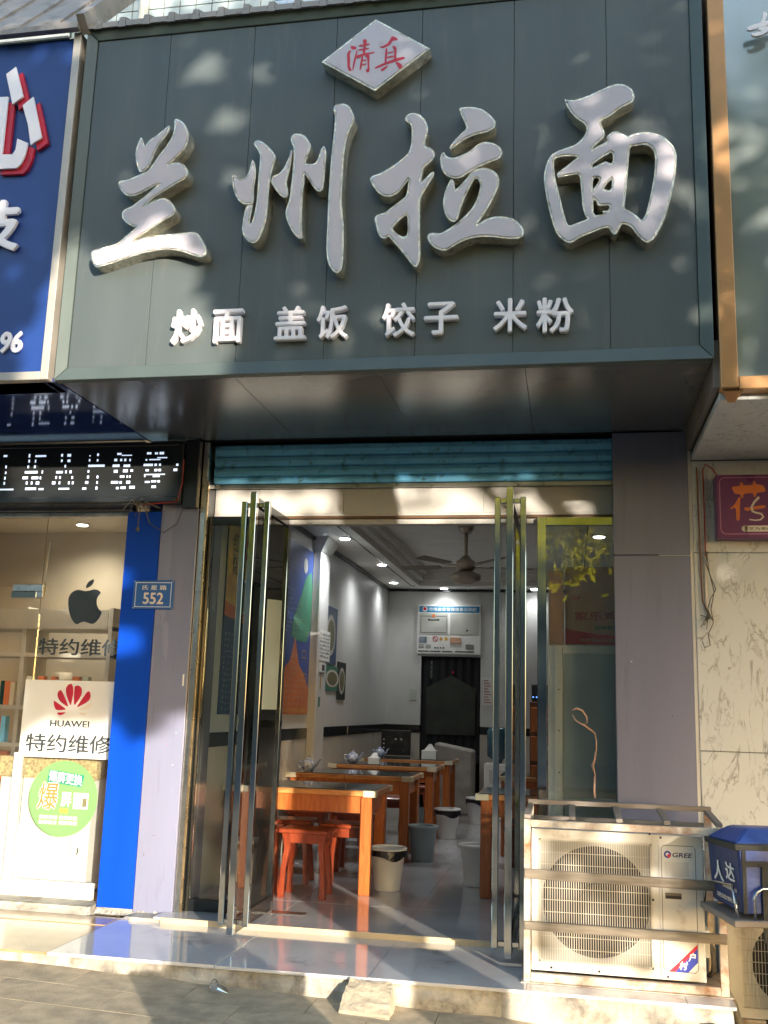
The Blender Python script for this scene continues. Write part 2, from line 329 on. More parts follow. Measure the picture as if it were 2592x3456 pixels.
def text(name, s, u0, v0, u1, v1, at, mat, parent=None, ext=.001, bold=.0, plane='F', shear=0.0):
    """font text fitted to a rectangle; bold widens the strokes by laying shifted copies a hair apart in depth"""
    cu = bpy.data.curves.new('txt', 'FONT'); cu.body = s; cu.extrude = 1.0; cu.resolution_u = 3; cu.shear = shear
    o = bpy.data.objects.new('txt', cu); C.objects.link(o)
    me = bpy.data.meshes.new_from_object(o.evaluated_get(bpy.context.evaluated_depsgraph_get())); bpy.data.objects.remove(o); bpy.data.curves.remove(cu)
    n = len(me.vertices); co = np.empty(n * 3, 'f'); me.vertices.foreach_get('co', co); co = co.reshape(-1, 3); fs_ = [tuple(p.vertices) for p in me.polygons]; bpy.data.meshes.remove(me)
    sh_ = [(0, 0), (bold, 0), (-bold, 0), (0, bold), (0, -bold), (.7 * bold, .7 * bold), (-.7 * bold, -.7 * bold)] if bold else [(0, 0)]
    V = []; F = []
    for i, (dx, dy) in enumerate(sh_):
        c = co.copy(); c[:, 0] += dx; c[:, 1] += dy; c[:, 2] *= 1 - .04 * i; V.append(c); F += [tuple(q + n * i for q in f) for f in fs_]
    V = np.concatenate(V); a, b, c_, d = V[:, 0].min(), V[:, 0].max(), V[:, 1].min(), V[:, 1].max()
    V[:, 0] = u0 + (V[:, 0] - a) / (b - a) * (u1 - u0); V[:, 1] = v0 + (V[:, 1] - c_) / (d - c_) * (v1 - v0); V[:, 2] *= ext
    me = bpy.data.meshes.new(name); me.from_pydata(V.tolist(), [], F); me.update()
    return link(name, place(me, plane, at), mat, parent)
LET={'lan':[[(-2256,3979),(-2277,4024),(-2290,4083),(-2288,4125),(-2276,4166),(-2265,4192),(-2250,4164),(-2238,4134),(-2222,4162),(-2173,4195),(-2135,4226),(-2109,4248),(-2099,4228),(-2117,4190),(-2150,4150),(-2176,4095),(-2188,4053),(-2202,4013),(-2223,3988)],[(-2083,4283),(-2052,4277),(-2020,4248),(-1999,4207),(-1989,4169),(-1996,4127),(-2013,4092),(-2042,4063),(-2070,4034),(-2098,4010),(-2064,4023),(-2034,4022),(-2002,4003),(-1980,3970),(-1982,3939),(-2001,3920),(-2054,3892),(-2112,3858),(-2160,3828),(-2193,3799),(-2207,3785),(-2173,3803),(-2129,3820),(-2099,3821),(-2067,3801),(-2039,3763),(-2033,3737),(-2051,3713),(-2094,3690),(-2146,3658),(-2204,3621),(-2259,3586),(-2212,3601),(-2143,3609),(-2068,3610),(-1994,3613),(-1940,3617),(-1905,3610),(-1878,3575),(-1855,3534),(-1844,3498),(-1852,3479),(-1875,3468),(-1920,3483),(-1986,3509),(-2061,3526),(-2136,3520),(-2210,3509),(-2283,3488),(-2357,3467),(-2421,3451),(-2459,3445),(-2482,3474),(-2495,3511),(-2493,3541),(-2466,3547),(-2416,3560),(-2351,3576),(-2313,3607),(-2276,3640),(-2247,3664),(-2278,3671),(-2311,3694),(-2333,3721),(-2339,3752),(-2322,3772),(-2283,3785),(-2250,3813),(-2211,3842),(-2174,3875),(-2141,3906),(-2194,3879),(-2253,3850),(-2293,3842),(-2330,3855),(-2358,3888),(-2377,3926),(-2362,3941),(-2327,3941),(-2252,3969),(-2208,3987),(-2181,4027),(-2158,4067),(-2122,4117),(-2090,4167),(-2076,4224)]],'zhou':[[(-1737,3928),(-1714,3921),(-1681,3895),(-1657,3909),(-1642,3938),(-1635,3979),(-1628,4012),(-1613,3987),(-1603,3941),(-1605,3890),(-1610,3839),(-1607,3789),(-1609,3753),(-1636,3751),(-1665,3757),(-1691,3779),(-1716,3822),(-1728,3868)],[(-1629,4100),(-1608,4119),(-1578,4106),(-1542,4074),(-1511,4036),(-1498,4009),(-1508,3974),(-1518,3929),(-1523,3879),(-1526,3859),(-1528,3808),(-1529,3733),(-1532,3668),(-1542,3619),(-1554,3580),(-1569,3546),(-1594,3530),(-1624,3544),(-1649,3571),(-1662,3616),(-1659,3656),(-1655,3701),(-1645,3741),(-1631,3749),(-1609,3747),(-1616,3704),(-1623,3654),(-1613,3641),(-1601,3687),(-1592,3752),(-1589,3823),(-1589,3914),(-1586,3985),(-1586,4026),(-1603,4064)],[(-1522,3876),(-1509,3906),(-1476,3916),(-1453,3945),(-1432,3994),(-1417,4044),(-1413,4054),(-1412,4023),(-1417,3952),(-1427,3902),(-1435,3862),(-1425,3821),(-1421,3791),(-1430,3776),(-1454,3780),(-1482,3810),(-1506,3847)],[(-1426,4116),(-1410,4138),(-1376,4135),(-1346,4120),(-1323,4087),(-1312,4061),(-1320,4026),(-1333,3991),(-1339,3961),(-1286,3955),(-1269,3991),(-1261,4031),(-1243,4058),(-1230,4029),(-1228,3978),(-1232,3913),(-1234,3857),(-1237,3813),(-1251,3796),(-1275,3805),(-1300,3842),(-1326,3884),(-1341,3903),(-1337,3865),(-1344,3820),(-1345,3745),(-1344,3670),(-1341,3596),(-1331,3546),(-1347,3540),(-1372,3559),(-1397,3595),(-1419,3641),(-1433,3686),(-1427,3721),(-1413,3770),(-1410,3840),(-1405,3900),(-1404,3971),(-1405,4043),(-1409,4069),(-1419,4085)],[(-1204,4267),(-1190,4287),(-1152,4291),(-1118,4275),(-1098,4237),(-1085,4205),(-1091,4175),(-1108,4141),(-1121,4091),(-1132,4021),(-1136,3930),(-1137,3830),(-1137,3731),(-1131,3681),(-1121,3607),(-1117,3509),(-1116,3412),(-1121,3359),(-1143,3341),(-1167,3354),(-1191,3392),(-1205,3451),(-1207,3539),(-1207,3661),(-1207,3761),(-1205,3885),(-1202,3986),(-1196,4087),(-1190,4174),(-1190,4220)]],'la':[[(-822,4168),(-809,4196),(-783,4205),(-751,4196),(-719,4165),(-700,4123),(-699,4086),(-711,4052),(-713,4007),(-684,3999),(-663,3975),(-662,3943),(-687,3914),(-718,3889),(-725,3850),(-729,3811),(-706,3831),(-681,3860),(-663,3865),(-665,3840),(-690,3797),(-720,3743),(-732,3710),(-730,3633),(-728,3523),(-723,3440),(-725,3386),(-737,3354),(-757,3358),(-784,3395),(-826,3452),(-864,3498),(-885,3527),(-906,3514),(-930,3524),(-946,3558),(-955,3598),(-964,3632),(-946,3650),(-910,3656),(-864,3692),(-818,3728),(-802,3743),(-796,3788),(-791,3832),(-810,3805),(-840,3763),(-876,3743),(-918,3746),(-950,3771),(-978,3812),(-995,3847),(-982,3866),(-943,3875),(-876,3912),(-824,3953),(-796,3980),(-784,4024),(-783,4087),(-789,4139),(-808,4152)],[(-793,3642),(-833,3612),(-873,3565),(-839,3535),(-813,3517),(-790,3529)],[(-545,4213),(-480,4211),(-428,4196),(-387,4161),(-355,4119),(-360,4085),(-391,4063),(-452,4054),(-503,4035),(-544,4005),(-580,3982),(-589,3991),(-565,4029),(-535,4060),(-501,4092),(-512,4127),(-531,4168)],[(-634,3950),(-618,3974),(-605,3947),(-579,3934),(-538,3939),(-487,3961),(-451,3994),(-416,4011),(-370,4002),(-334,3976),(-319,3944),(-334,3909),(-379,3896),(-440,3873),(-490,3843),(-526,3821),(-557,3818),(-588,3828),(-614,3853),(-630,3887)],[(-580,3816),(-594,3784),(-609,3741),(-616,3686),(-605,3630),(-584,3596),(-558,3580),(-540,3598),(-528,3647),(-504,3717),(-479,3770),(-457,3813),(-439,3806),(-429,3772),(-438,3718),(-463,3659),(-498,3617),(-548,3571),(-598,3539),(-628,3525),(-659,3532),(-682,3531),(-692,3509),(-678,3476),(-647,3447),(-611,3431),(-581,3437),(-536,3467),(-491,3486),(-436,3496),(-370,3492),(-296,3477),(-246,3474),(-217,3485),(-212,3512),(-227,3545),(-261,3580),(-311,3597),(-361,3600),(-406,3584),(-446,3559),(-422,3596),(-392,3643),(-362,3701),(-338,3760),(-335,3804),(-353,3839),(-389,3862),(-435,3867),(-470,3853),(-500,3813),(-535,3774),(-556,3756),(-559,3798),(-567,3811)]],'mian':[[(-15,4213),(1,4206),(33,4201),(65,4208),(106,4222),(160,4245),(210,4266),(251,4273),(291,4259),(317,4231),(327,4194),(318,4167),(284,4150),(248,4133),(208,4098),(158,4075),(169,4041),(180,4010),(175,3985),(143,3955),(112,3922),(148,3942),(193,3963),(188,3989),(215,4012),(238,4012),(264,3998),(295,3978),(299,3987),(335,3997),(379,3998),(427,3986),(470,3956),(503,3913),(517,3868),(514,3804),(503,3727),(484,3641),(460,3556),(433,3490),(402,3435),(373,3413),(354,3424),(325,3454),(299,3499),(274,3515),(252,3519),(238,3488),(223,3465),(206,3476),(191,3508),(151,3499),(98,3478),(54,3461),(19,3439),(-3,3438),(-30,3457),(-54,3487),(-74,3542),(-91,3612),(-105,3687),(-116,3767),(-116,3812),(-102,3872),(-82,3910),(-50,3930),(-5,3944),(36,3956),(68,3984),(90,4017),(93,4047),(80,4069),(46,4097),(15,4136),(-3,4173)],[(-68,3879),(-55,3893),(-14,3900),(51,3892),(22,3867),(-19,3835),(-55,3808),(-48,3785),(3,3793),(57,3797),(63,3720),(69,3621),(82,3571),(95,3558),(55,3544),(4,3525),(-9,3548),(-24,3612),(-40,3687),(-55,3753),(-66,3819)],[(212,3904),(178,3885),(142,3863),(118,3842),(120,3827),(156,3844),(178,3857),(213,3840),(218,3872)],[(121,3770),(150,3770),(146,3748),(127,3720),(118,3708)],[(212,3761),(190,3740),(167,3707),(207,3699)],[(120,3661),(135,3646),(144,3621),(197,3624),(192,3593),(161,3595),(170,3577),(121,3571)],[(298,3925),(333,3927),(369,3932),(395,3917),(412,3891),(417,3851),(409,3763),(399,3705),(384,3633),(365,3562),(348,3532),(322,3560),(292,3586),(266,3598),(274,3665),(285,3777),(293,3861)]]}
QING=[[(-1122,4624),(-1092,4614),(-1087,4603),(-1103,4596),(-1119,4604)],[(-1140,4578),(-1130,4594),(-1115,4595),(-1124,4576),(-1120,4537),(-1121,4498),(-1108,4476),(-1122,4471),(-1133,4491),(-1136,4526)],[(-1107,4476),(-1104,4523),(-1089,4592),(-1081,4589),(-1094,4517),(-1102,4473)],[(-1058,4652),(-1038,4652),(-1034,4640),(-1039,4619),(-1041,4561),(-1055,4563),(-1051,4620)],[(-1078,4621),(-1020,4626),(-1017,4616),(-1076,4610)],[(-1079,4598),(-1023,4601),(-1022,4591),(-1079,4586)],[(-1090,4562),(-1047,4570),(-992,4574),(-990,4566),(-1047,4558),(-1085,4538)],[(-1059,4555),(-1050,4551),(-1058,4479),(-1069,4471),(-1065,4519)],[(-1041,4559),(-1023,4564),(-1016,4550),(-1018,4505),(-1013,4462),(-1025,4452),(-1037,4471),(-1024,4476),(-1030,4545),(-1040,4545)],[(-1054,4530),(-1033,4533),(-1033,4525),(-1055,4522)],[(-1056,4507),(-1032,4510),(-1032,4502),(-1056,4497)]]
ZHEN=[[(-901,4659),(-868,4638),(-875,4628),(-897,4628),(-908,4606),(-946,4588),(-970,4599),(-947,4603),(-922,4616),(-909,4640)],[(-934,4587),(-922,4590),(-925,4500),(-937,4496)],[(-896,4600),(-874,4589),(-874,4551),(-875,4510),(-887,4508),(-886,4569),(-895,4587)],[(-923,4562),(-890,4566),(-890,4558),(-923,4554)],[(-924,4537),(-888,4541),(-888,4532),(-924,4527)],[(-989,4481),(-951,4499),(-874,4525),(-832,4529),(-828,4516),(-866,4507),(-924,4492),(-962,4478),(-985,4472)],[(-954,4469),(-914,4489),(-923,4472),(-946,4453),(-954,4456)],[(-881,4505),(-858,4496),(-842,4481),(-844,4462),(-857,4459),(-869,4480)]]
DIA=[(-991,4769),(-698,4565),(-983,4347),(-1278,4545)]
SMALL=[('炒',-2.032,3.02,-1.862,3.207),('面',-1.806,3.014,-1.644,3.197),('盖',-1.473,3.016,-1.308,3.198),('饭',-1.253,3.014,-1.09,3.192),('饺',-0.917,3.01,-0.749,3.19),('子',-0.705,3.013,-0.536,3.184),('米',-0.364,3.012,-0.199,3.187),('粉',-0.156,3.001,0.023,3.181)]
BLUE=[[(-3142,4682),(-3086,4723),(-3020,4531),(-3081,4485)],[(-3017,4473),(-2957,4522),(-2879,4264),(-2941,4222),(-2971,4349)],[(-3201,4541),(-3113,4536),(-3111,4177),(-3046,4173),(-3031,4200),(-3027,4268),(-2960,4236),(-2969,4165),(-2987,4114),(-3013,4087),(-3149,4091)]]
APPLE=[[(-3204,1806),(-3205,1846),(-3192,1875),(-3170,1892),(-3140,1900),(-3115,1895),(-3090,1890),(-3060,1895),(-3031,1903),(-3003,1899),(-2980,1881),(-3000,1859),(-3009,1831),(-3003,1797),(-2986,1772),(-2964,1757),(-2978,1719),(-2999,1691),(-3022,1678),(-3053,1685),(-3081,1694),(-3107,1687),(-3127,1674),(-3149,1683),(-3174,1714),(-3193,1756)],[(-3089,1907),(-3088,1932),(-3072,1955),(-3038,1971),(-3038,1949),(-3054,1924)]]
PETAL=[[(-3238,1191),(-3211,1176),(-3170,1152),(-3144,1136),(-3185,1131),(-3215,1131),(-3231,1156)],[(-3195,1260),(-3172,1228),(-3149,1188),(-3132,1151),(-3166,1168),(-3199,1192),(-3215,1221),(-3213,1244)],[(-3124,1299),(-3111,1274),(-3107,1234),(-3113,1189),(-3117,1159),(-3138,1193),(-3156,1233),(-3161,1268),(-3148,1291)],[(-3101,1285),(-3073,1288),(-3052,1271),(-3049,1236),(-3065,1200),(-3094,1160),(-3099,1199),(-3102,1245)],[(-2999,1255),(-2988,1232),(-2991,1202),(-3019,1179),(-3079,1148),(-3053,1191),(-3029,1226),(-3015,1249)],[(-3208,1116),(-3142,1119),(-3166,1105),(-3187,1099),(-3202,1106)],[(-2970,1186),(-2979,1163),(-3005,1142),(-3067,1133),(-3022,1157)],[(-3068,1120),(-3000,1120),(-3017,1102),(-3034,1102)]]
FLOWER=[[(893,2482),(939,2486),(940,2509),(952,2509),(956,2488),(1010,2492),(1009,2512),(1021,2512),(1024,2494),(1048,2493),(1063,2485),(1074,2462),(1070,2452),(1025,2446),(1020,2423),(1009,2423),(1009,2445),(956,2442),(952,2417),(943,2417),(939,2439),(911,2441),(901,2457)],[(932,2426),(939,2417),(935,2389),(930,2293),(922,2287),(912,2291),(912,2367),(884,2353),(880,2359),(907,2381)],[(954,2362),(985,2364),(1060,2376),(1073,2367),(1064,2359),(1006,2350),(972,2343),(959,2348)]]
SCURVE=[(1037,2421),(1011,2393),(995,2365),(999,2340),(1020,2331),(1045,2326),(1055,2308),(1039,2292),(1012,2289),(980,2294)]
PILL=[(943,2261),(1076,2225),(976,2234),(1076,2250),(828,2534),(826,2214)]
ORCH=[[(947,4611),(966,4600),(953,4555),(937,4551),(934,4554),(944,4580)],[(868,4533),(934,4550),(994,4561),(993,4535),(918,4526),(915,4518),(872,4512)],[(885,4496),(907,4493),(939,4505),(918,4511),(919,4525),(946,4527),(966,4522),(980,4510),(965,4496),(935,4481),(908,4476),(890,4484)]]
LED=[(-3638,-3611,2739,2754),(-3618,-3607,2662,2685),(-3616,-3605,2624,2643),(-3618,-3606,2586,2609),(-3619,-3607,2552,2574),(-3665,-3543,2516,2528),(-3460,-3447,2732,2759),(-3411,-3335,2735,2749),(-3458,-3446,2698,2721),(-3412,-3402,2697,2720),(-3460,-3449,2661,2683),(-3414,-3402,2661,2682),(-3475,-3384,2626,2644),(-3356,-3347,2624,2647),(-3487,-3449,2588,2608),(-3424,-3376,2587,2607),(-3366,-3356,2586,2607),(-3460,-3448,2552,2575),(-3425,-3413,2552,2574),(-3390,-3366,2551,2574),(-3461,-3384,2516,2534),(-3366,-3332,2515,2529),(-3231,-3217,2734,2755),(-3187,-3161,2733,2754),(-3229,-3216,2698,2718),(-3183,-3162,2697,2717),(-3201,-3189,2662,2682),(-3254,-3208,2624,2641),(-3192,-3180,2623,2644),(-3162,-3147,2623,2644),(-3257,-3245,2587,2608),(-3230,-3218,2587,2607),(-3145,-3133,2586,2606),(-3276,-3253,2551,2574),(-3230,-3219,2551,2573),(-3165,-3153,2550,2572),(-3138,-3126,2550,2572),(-3227,-3153,2516,2529),(-3034,-3025,2733,2742),(-2981,-2968,2734,2754),(-3035,-3024,2699,2717),(-2980,-2968,2698,2716),(-3036,-2922,2663,2680),(-3036,-3025,2625,2644),(-3037,-3023,2587,2608),(-2971,-2959,2587,2607),(-3047,-3025,2552,2572),(-2970,-2959,2551,2571),(-3063,-3035,2514,2530),(-2972,-2959,2513,2536),(-2843,-2813,2739,2754),(-2811,-2741,2733,2740),(-2860,-2839,2697,2717),(-2820,-2805,2697,2716),(-2792,-2777,2696,2716),(-2757,-2746,2696,2715),(-2868,-2820,2660,2679),(-2793,-2748,2659,2678),(-2856,-2830,2622,2643),(-2794,-2761,2624,2646),(-2744,-2726,2627,2645),(-2812,-2781,2589,2606),(-2767,-2757,2588,2606),(-2750,-2739,2588,2606),(-2869,-2820,2551,2570),(-2811,-2795,2550,2569),(-2766,-2739,2550,2571),(-2832,-2813,2515,2531),(-2801,-2767,2516,2534),(-2742,-2705,2517,2537),(-2641,-2610,2739,2755),(-2587,-2566,2738,2754),(-2556,-2525,2737,2756),(-2647,-2635,2698,2711),(-2622,-2546,2701,2710),(-2569,-2501,2713,2721),(-2658,-2594,2663,2680),(-2585,-2567,2663,2680),(-2554,-2540,2663,2680),(-2641,-2619,2629,2644),(-2582,-2562,2628,2645),(-2555,-2537,2628,2645),(-2649,-2508,2605,2612),(-2648,-2639,2592,2604),(-2590,-2542,2591,2602),(-2640,-2608,2554,2567),(-2599,-2564,2557,2571),(-2557,-2539,2556,2571),(-2594,-2563,2520,2537),(-2439,-2423,2661,2678),(-2454,-2428,2627,2646)]
# ================================================================ the setting
def pz(x): return -.148 - .03 * max(-2.2, min(2.2, x + 1.3))
def struct(o): o['kind'] = 'structure'; return o
mb = MB()
xs = [-60, -3.5, -2.5, -1.5, -.5, .5, .9, 60]
for a, b in zip(xs, xs[1:]):
    mb.add([(a, -9.6, pz(a) - .012), (b, -9.6, pz(b) - .012), (b, 3.0, pz(b) - .012), (a, 3.0, pz(a) - .012)], [(0, 1, 2, 3)])
pavement = struct(mb.build('pavement', grout_m))
slabs = []
for k in range(4):
    m = MB(); m.box(-.2855, .2855, -.1435, .1435, -.02, 0); o = m.build('paving_slab', pave_m); o.location = (0, 0, 0); o.data.transform(Matrix.Translation((.15 * k, .4 * k, .0))) ; slabs.append(o.data); bpy.data.objects.remove(o)
j = 0
for r in range(7):
    y = -1.225 - .29 * r
    for c in range(11):
        x = -3.6 + .574 * c + (0 if r % 2 else -.287) + .13
        if x > 1.0: continue
        k = random.randrange(4); o = bpy.data.objects.new('paving_slab', slabs[k]); C.objects.link(o); o.parent = pavement; ang = math.atan(.03) if -3.5 < x < .9 else 0
        tilt = random.uniform(-.0012, .0012)
        p = Vector((x, y, pz(x) + random.uniform(-.0006, .0004))) - pavement.location
        R3 = Matrix.Rotation(ang, 4, 'Y') @ Matrix.Rotation(tilt, 4, 'X')
        o.matrix_local = Matrix.Translation(p) @ R3 @ Matrix.Translation((-.15 * k, -.4 * k, 0))
struct(MB().add([(-400, -400, -.52), (400, -400, -.52), (400, -9.6, -.52), (-400, -9.6, -.52)], [(0, 1, 2, 3)]).build('road', road_m))
struct(MB().box(-60, 60, -9.75, -9.6, -.6, -.24).build('road_kerb', conc_m, bevel=.01))
struct(MB().add([(-400, 3.0, -.6), (400, 3.0, -.6), (400, 400, -.6), (-400, 400, -.6)], [(0, 1, 2, 3)]).build('ground', grout_m))
# concrete platform with its tiles
plat = MB()
nx = 60; x0, x1 = -8.0, .69
top = []
for i in range(nx + 1):
    x = x0 + (x1 - x0) * i / nx; w = .012 * math.sin(i * 1.7) + random.uniform(-.008, .008)
    top.append((x, -1.085 + w * .6, -.047)); top.append((x, -1.10 + w, -.10)); top.append((x, -1.09 + w * 1.4, -.32))
fs = []
for i in range(nx):
    for k in range(2): fs.append((3 * i + k, 3 * i + 1 + k, 3 * i + 4 + k, 3 * i + 3 + k))
plat.add(top, fs)
plat.add([(x0, -1.085, -.047), (x1, -1.085, -.047), (x1, 3, -.047), (x0, 3, -.047)], [(0, 1, 2, 3)])
plat.add([(x1, -1.085, -.047), (x1, -1.085, -.5), (x1, 0, -.5), (x1, 0, -.047)], [(0, 1, 2, 3)])
platform = struct(plat.build('platform', conc_m))
def tiles(name, xs, ys, z0, z1, mat, parent, gap=.0008, bevel=.0008):
    for a, b in zip(xs, xs[1:]):
        for c, d in zip(ys, ys[1:]):
            dz = random.uniform(-.0008, .0008); box(name, a + gap, b - gap, c + gap, d - gap, z0, z1 + dz, mat, parent, bevel)
tiles('platform_tile', [-2.56, -2.427, -1.69, -.94, -.212, .493, .70], [-1.105, -.312], -.045, -.03, tile_m, platform)
box('platform_tile', -2.56, -2.29, -.309, -.152, -.045, -.0305, tile_m, platform)
tiles('landing_tile', [-5.0, -4.4, -3.74, -3.09, -2.565], [-1.10, -.46], -.045, -.033, btile_m, platform)
tiles('landing_tile', [-5.0, -4.4, -3.74, -3.09, -2.565], [-.455, -.25], -.045, -.030, btile_m, platform)
MB().hexa([(-5, -.25, -.045), (-2.79, -.25, -.045), (-2.79, -.05, -.045), (-5, -.05, -.045), (-5, -.235, .012), (-2.79, -.20, .006), (-2.79, -.05, .012), (-5, -.05, .012)]).build('ledge', conc_m, platform)
# shop floor
floor = struct(box('shop_floor', -2.5, .62, -.295, 9.5, -.06, -.012, conc_m))
tiles('floor_tile', [-2.35, -1.69, -.94, -.212, .5], [-.305, .42, 1.16, 1.90, 2.64, 3.38, 4.12, 4.86, 5.60, 6.34, 6.87], -.012, 0, itile_m, floor, gap=.001)
box('threshold_strip', -2.30, .24, -.314, -.306, -.03, .0015, M('threshold_stone', (.50, .42, .28), .5), floor)

# ---------------------------------------------------------------- noodle shop building
shop = thing('noodle_shop', 'noodle shop with lilac pillars, open front and white interior walls', 'shop', (-1.0, 0, 0))
box('pillar', -2.543, -2.30, -.15, .30, -.03, 2.84, lilac_m, shop, .003)
for z0, z1 in ((-.03, 2.108), (2.112, 2.84)): box('pillar_panel', .247, .672, -.15, .06, z0, z1, lilac_m, shop, .003)
box('pillar_core', .50, .69, -.145, 6.9, -.3, 2.84, wall_m, shop)
box('post', -2.297, -2.262, -.13, .02, -.02, 2.84, alu_m, shop, .002)
box('edge_strip', -2.2615, -2.248, -.135, -.120, -.02, 2.58, gold_m, shop, .001); box('jamb', -2.2615, -2.2475, -.1195, .02, .0, 2.58, dsteel_m, shop)
mm_ = MB(); rr = random.Random(9)
for k in range(40): a = -2.775 + .0126 * k; hh = rr.uniform(.006, .028); mm_.hexa([(a, -.172 - rr.uniform(0, .014), -.031), (a + .0127, -.172 - rr.uniform(0, .014), -.031), (a + .0127, -.15, -.031), (a, -.15, -.031), (a, -.154, hh - .031), (a + .0127, -.154, hh - .031), (a + .0127, -.15, hh - .031), (a, -.15, hh - .031)])
mm_.build('mortar_bead', conc_m, shop)
for x_, z_, w_, h_, mt_ in ((-2.36, .83, .006, .005, paper_m), (-2.40, .95, .004, .004, red_m), (-2.35, 1.02, .005, .004, paper_m), (-2.33, 1.30, .010, .07, paper_m), (-2.45, .42, .012, .004, cable_m), (-2.50, .30, .004, .02, cable_m), (-2.34, 2.30, .006, .006, cable_m), (.33, 1.5, .008, .004, paper_m), (.55, 1.2, .004, .012, cable_m)): box('residue', x_, x_ + w_, -.1512, -.1502, z_, z_ + h_, mt_, shop)
# interior walls
box('wall', -2.52, -2.35, .31, 6.87, 1.012, 2.95, wall_m, shop)
box('wall_band', -2.52, -2.342, .31, 6.87, .918, 1.010, band_m, shop)
for a, b in ((.31, 1.3), (1.302, 2.3), (2.302, 3.3), (3.302, 4.3), (4.302, 5.3), (5.302, 6.87)): box('wall_panel', -2.52, -2.347, a, b, 0, .916, lowwall_m, shop)
for y in (3.30, 4.6): box('band_joint', -2.345, -2.339, y, y + .035, .918, 1.010, alu_m, shop)
box('pier', -2.35, -2.27, 2.92, 3.26, 0, 2.62, wall_m, shop, .01)
MB().hexa([(-2.35, 2.90, 2.62), (-2.27, 2.90, 2.62), (-2.27, 3.28, 2.62), (-2.35, 3.28, 2.62), (-2.35, 2.86, 2.748), (-2.2, 2.86, 2.748), (-2.2, 3.32, 2.748), (-2.35, 3.32, 2.748)]).build('pier_capital', wall_m, shop)
box('wall', .5, .62, .061, 6.87, 0, 2.95, wall_m, shop)
# back wall round the kitchen door
box('back_wall', -2.35, -1.90, 6.87, 7.0, 1.012, 2.95, wall_m, shop); box('back_wall', -1.135, .5, 6.87, 7.0, 1.012, 2.95, wall_m, shop); box('back_wall', -1.898, -1.137, 6.87, 7.0, 1.885, 2.95, wall_m, shop)
box('wall_band', -2.35, -1.90, 6.862, 7.0, .918, 1.010, band_m, shop); box('wall_band', -1.135, .5, 6.862, 7.0, .918, 1.010, band_m, shop)
box('wall_panel', -2.35, -1.90, 6.867, 7.0, 0, .916, lowwall_m, shop); box('wall_panel', -1.135, .5, 6.867, 7.0, 0, .916, lowwall_m, shop)
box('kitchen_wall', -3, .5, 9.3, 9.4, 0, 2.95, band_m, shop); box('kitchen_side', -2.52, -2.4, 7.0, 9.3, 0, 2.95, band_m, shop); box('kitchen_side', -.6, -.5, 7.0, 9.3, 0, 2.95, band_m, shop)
# ceiling: lowered border, raised tray with stepped cornice
box('ceiling_border', -2.35, -1.93, -.02, 6.87, 2.75, 2.80, ceil_m, shop); box('ceiling_border', .08, .5, .07, 6.87, 2.75, 2.80, ceil_m, shop)
box('ceiling_border', -1.93, .08, 6.45, 6.87, 2.7501, 2.80, ceil_m, shop); box('ceiling_border', -1.93, .08, .07, .55, 2.7501, 2.80, ceil_m, shop)
def ring(name, a, b, c, d, w, z0, z1, mat):
    m = MB(); m.box(a, a + w, c, d, z0, z1); m.box(b - w, b, c, d, z0, z1); m.box(a + w, b - w, c, c + w, z0, z1); m.box(a + w, b - w, d - w, d, z0, z1); m.build(name, mat, shop)
ring('cornice', -1.93, .08, .55, 6.45, .05, 2.735, 2.85, ceil_m); ring('cornice', -1.88, .03, .60, 6.40, .06, 2.80, 2.90, ceil_m); ring('cornice', -1.82, -.03, .66, 6.34, .05, 2.87, 2.95, ceil_m)
ring('ceiling_trim', -2.349, .499, .07, 6.869, .03, 2.715, 2.7495, band_m); ring('ceiling_trim', -2.0, .15, .48, 6.52, .012, 2.744, 2.7498, band_m)
box('ceiling', -2.52, .62, -.02, 9.4, 2.95, 3.05, ceil_m, shop)
# front header over the doors
box('header', -2.246, -1.40, -.005, .06, 2.393, 2.552, white_m, shop, .001); box('header', -1.398, -.52, -.005, .06, 2.393, 2.552, white_m, shop, .001); box('header', -.518, .246, -.005, .06, 2.393, 2.552, white_m, shop, .001)
box('header_trim', -2.246, .246, -.03, .06, 2.554, 2.58, alu_m, shop, .002)
box('header_trim', -2.246, .246, -.012, .06, 2.377, 2.391, white_m, shop, .001); box('header_trim', -2.246, .246, -.004, .06, 2.363, 2.3765, M('brown_trim', (.16, .085, .04), .5), shop, .001); box('header_trim', -2.246, .246, .022, .06, 2.33, 2.3625, white_m, shop, .001)
box('header_backing', -2.3, .5, .061, .09, 2.33, 2.95, white_m, shop)
box('front_wall', -5.5, 6.0, .10, .35, 2.96, 5.6, walljoint_m, shop)
# rolling shutter
sh = thing('rolling_shutter', 'half rolled up blue metal shutter under the dark soffit', 'shutter', (-1, -.05, 2.58))
zs = [2.582, 2.628, 2.692, 2.760, 2.838]
for a, b in zip(zs, zs[1:]):
    MB().add([(x, y, z) for x in (-2.246, .246) for y, z in ((-.045, a + .001), (-.058, a + .010), (-.062, (a + b) / 2), (-.058, b - .010), (-.045, b - .001), (-.02, b - .001), (-.02, a + .001))],
             [(0, 1, 8, 7), (1, 2, 9, 8), (2, 3, 10, 9), (3, 4, 11, 10), (4, 5, 12, 11), (5, 6, 13, 12), (6, 0, 7, 13), (6, 5, 4, 3, 2, 1, 0), (7, 8, 9, 10, 11, 12, 13)]).build('slat', shutter_m, sh)

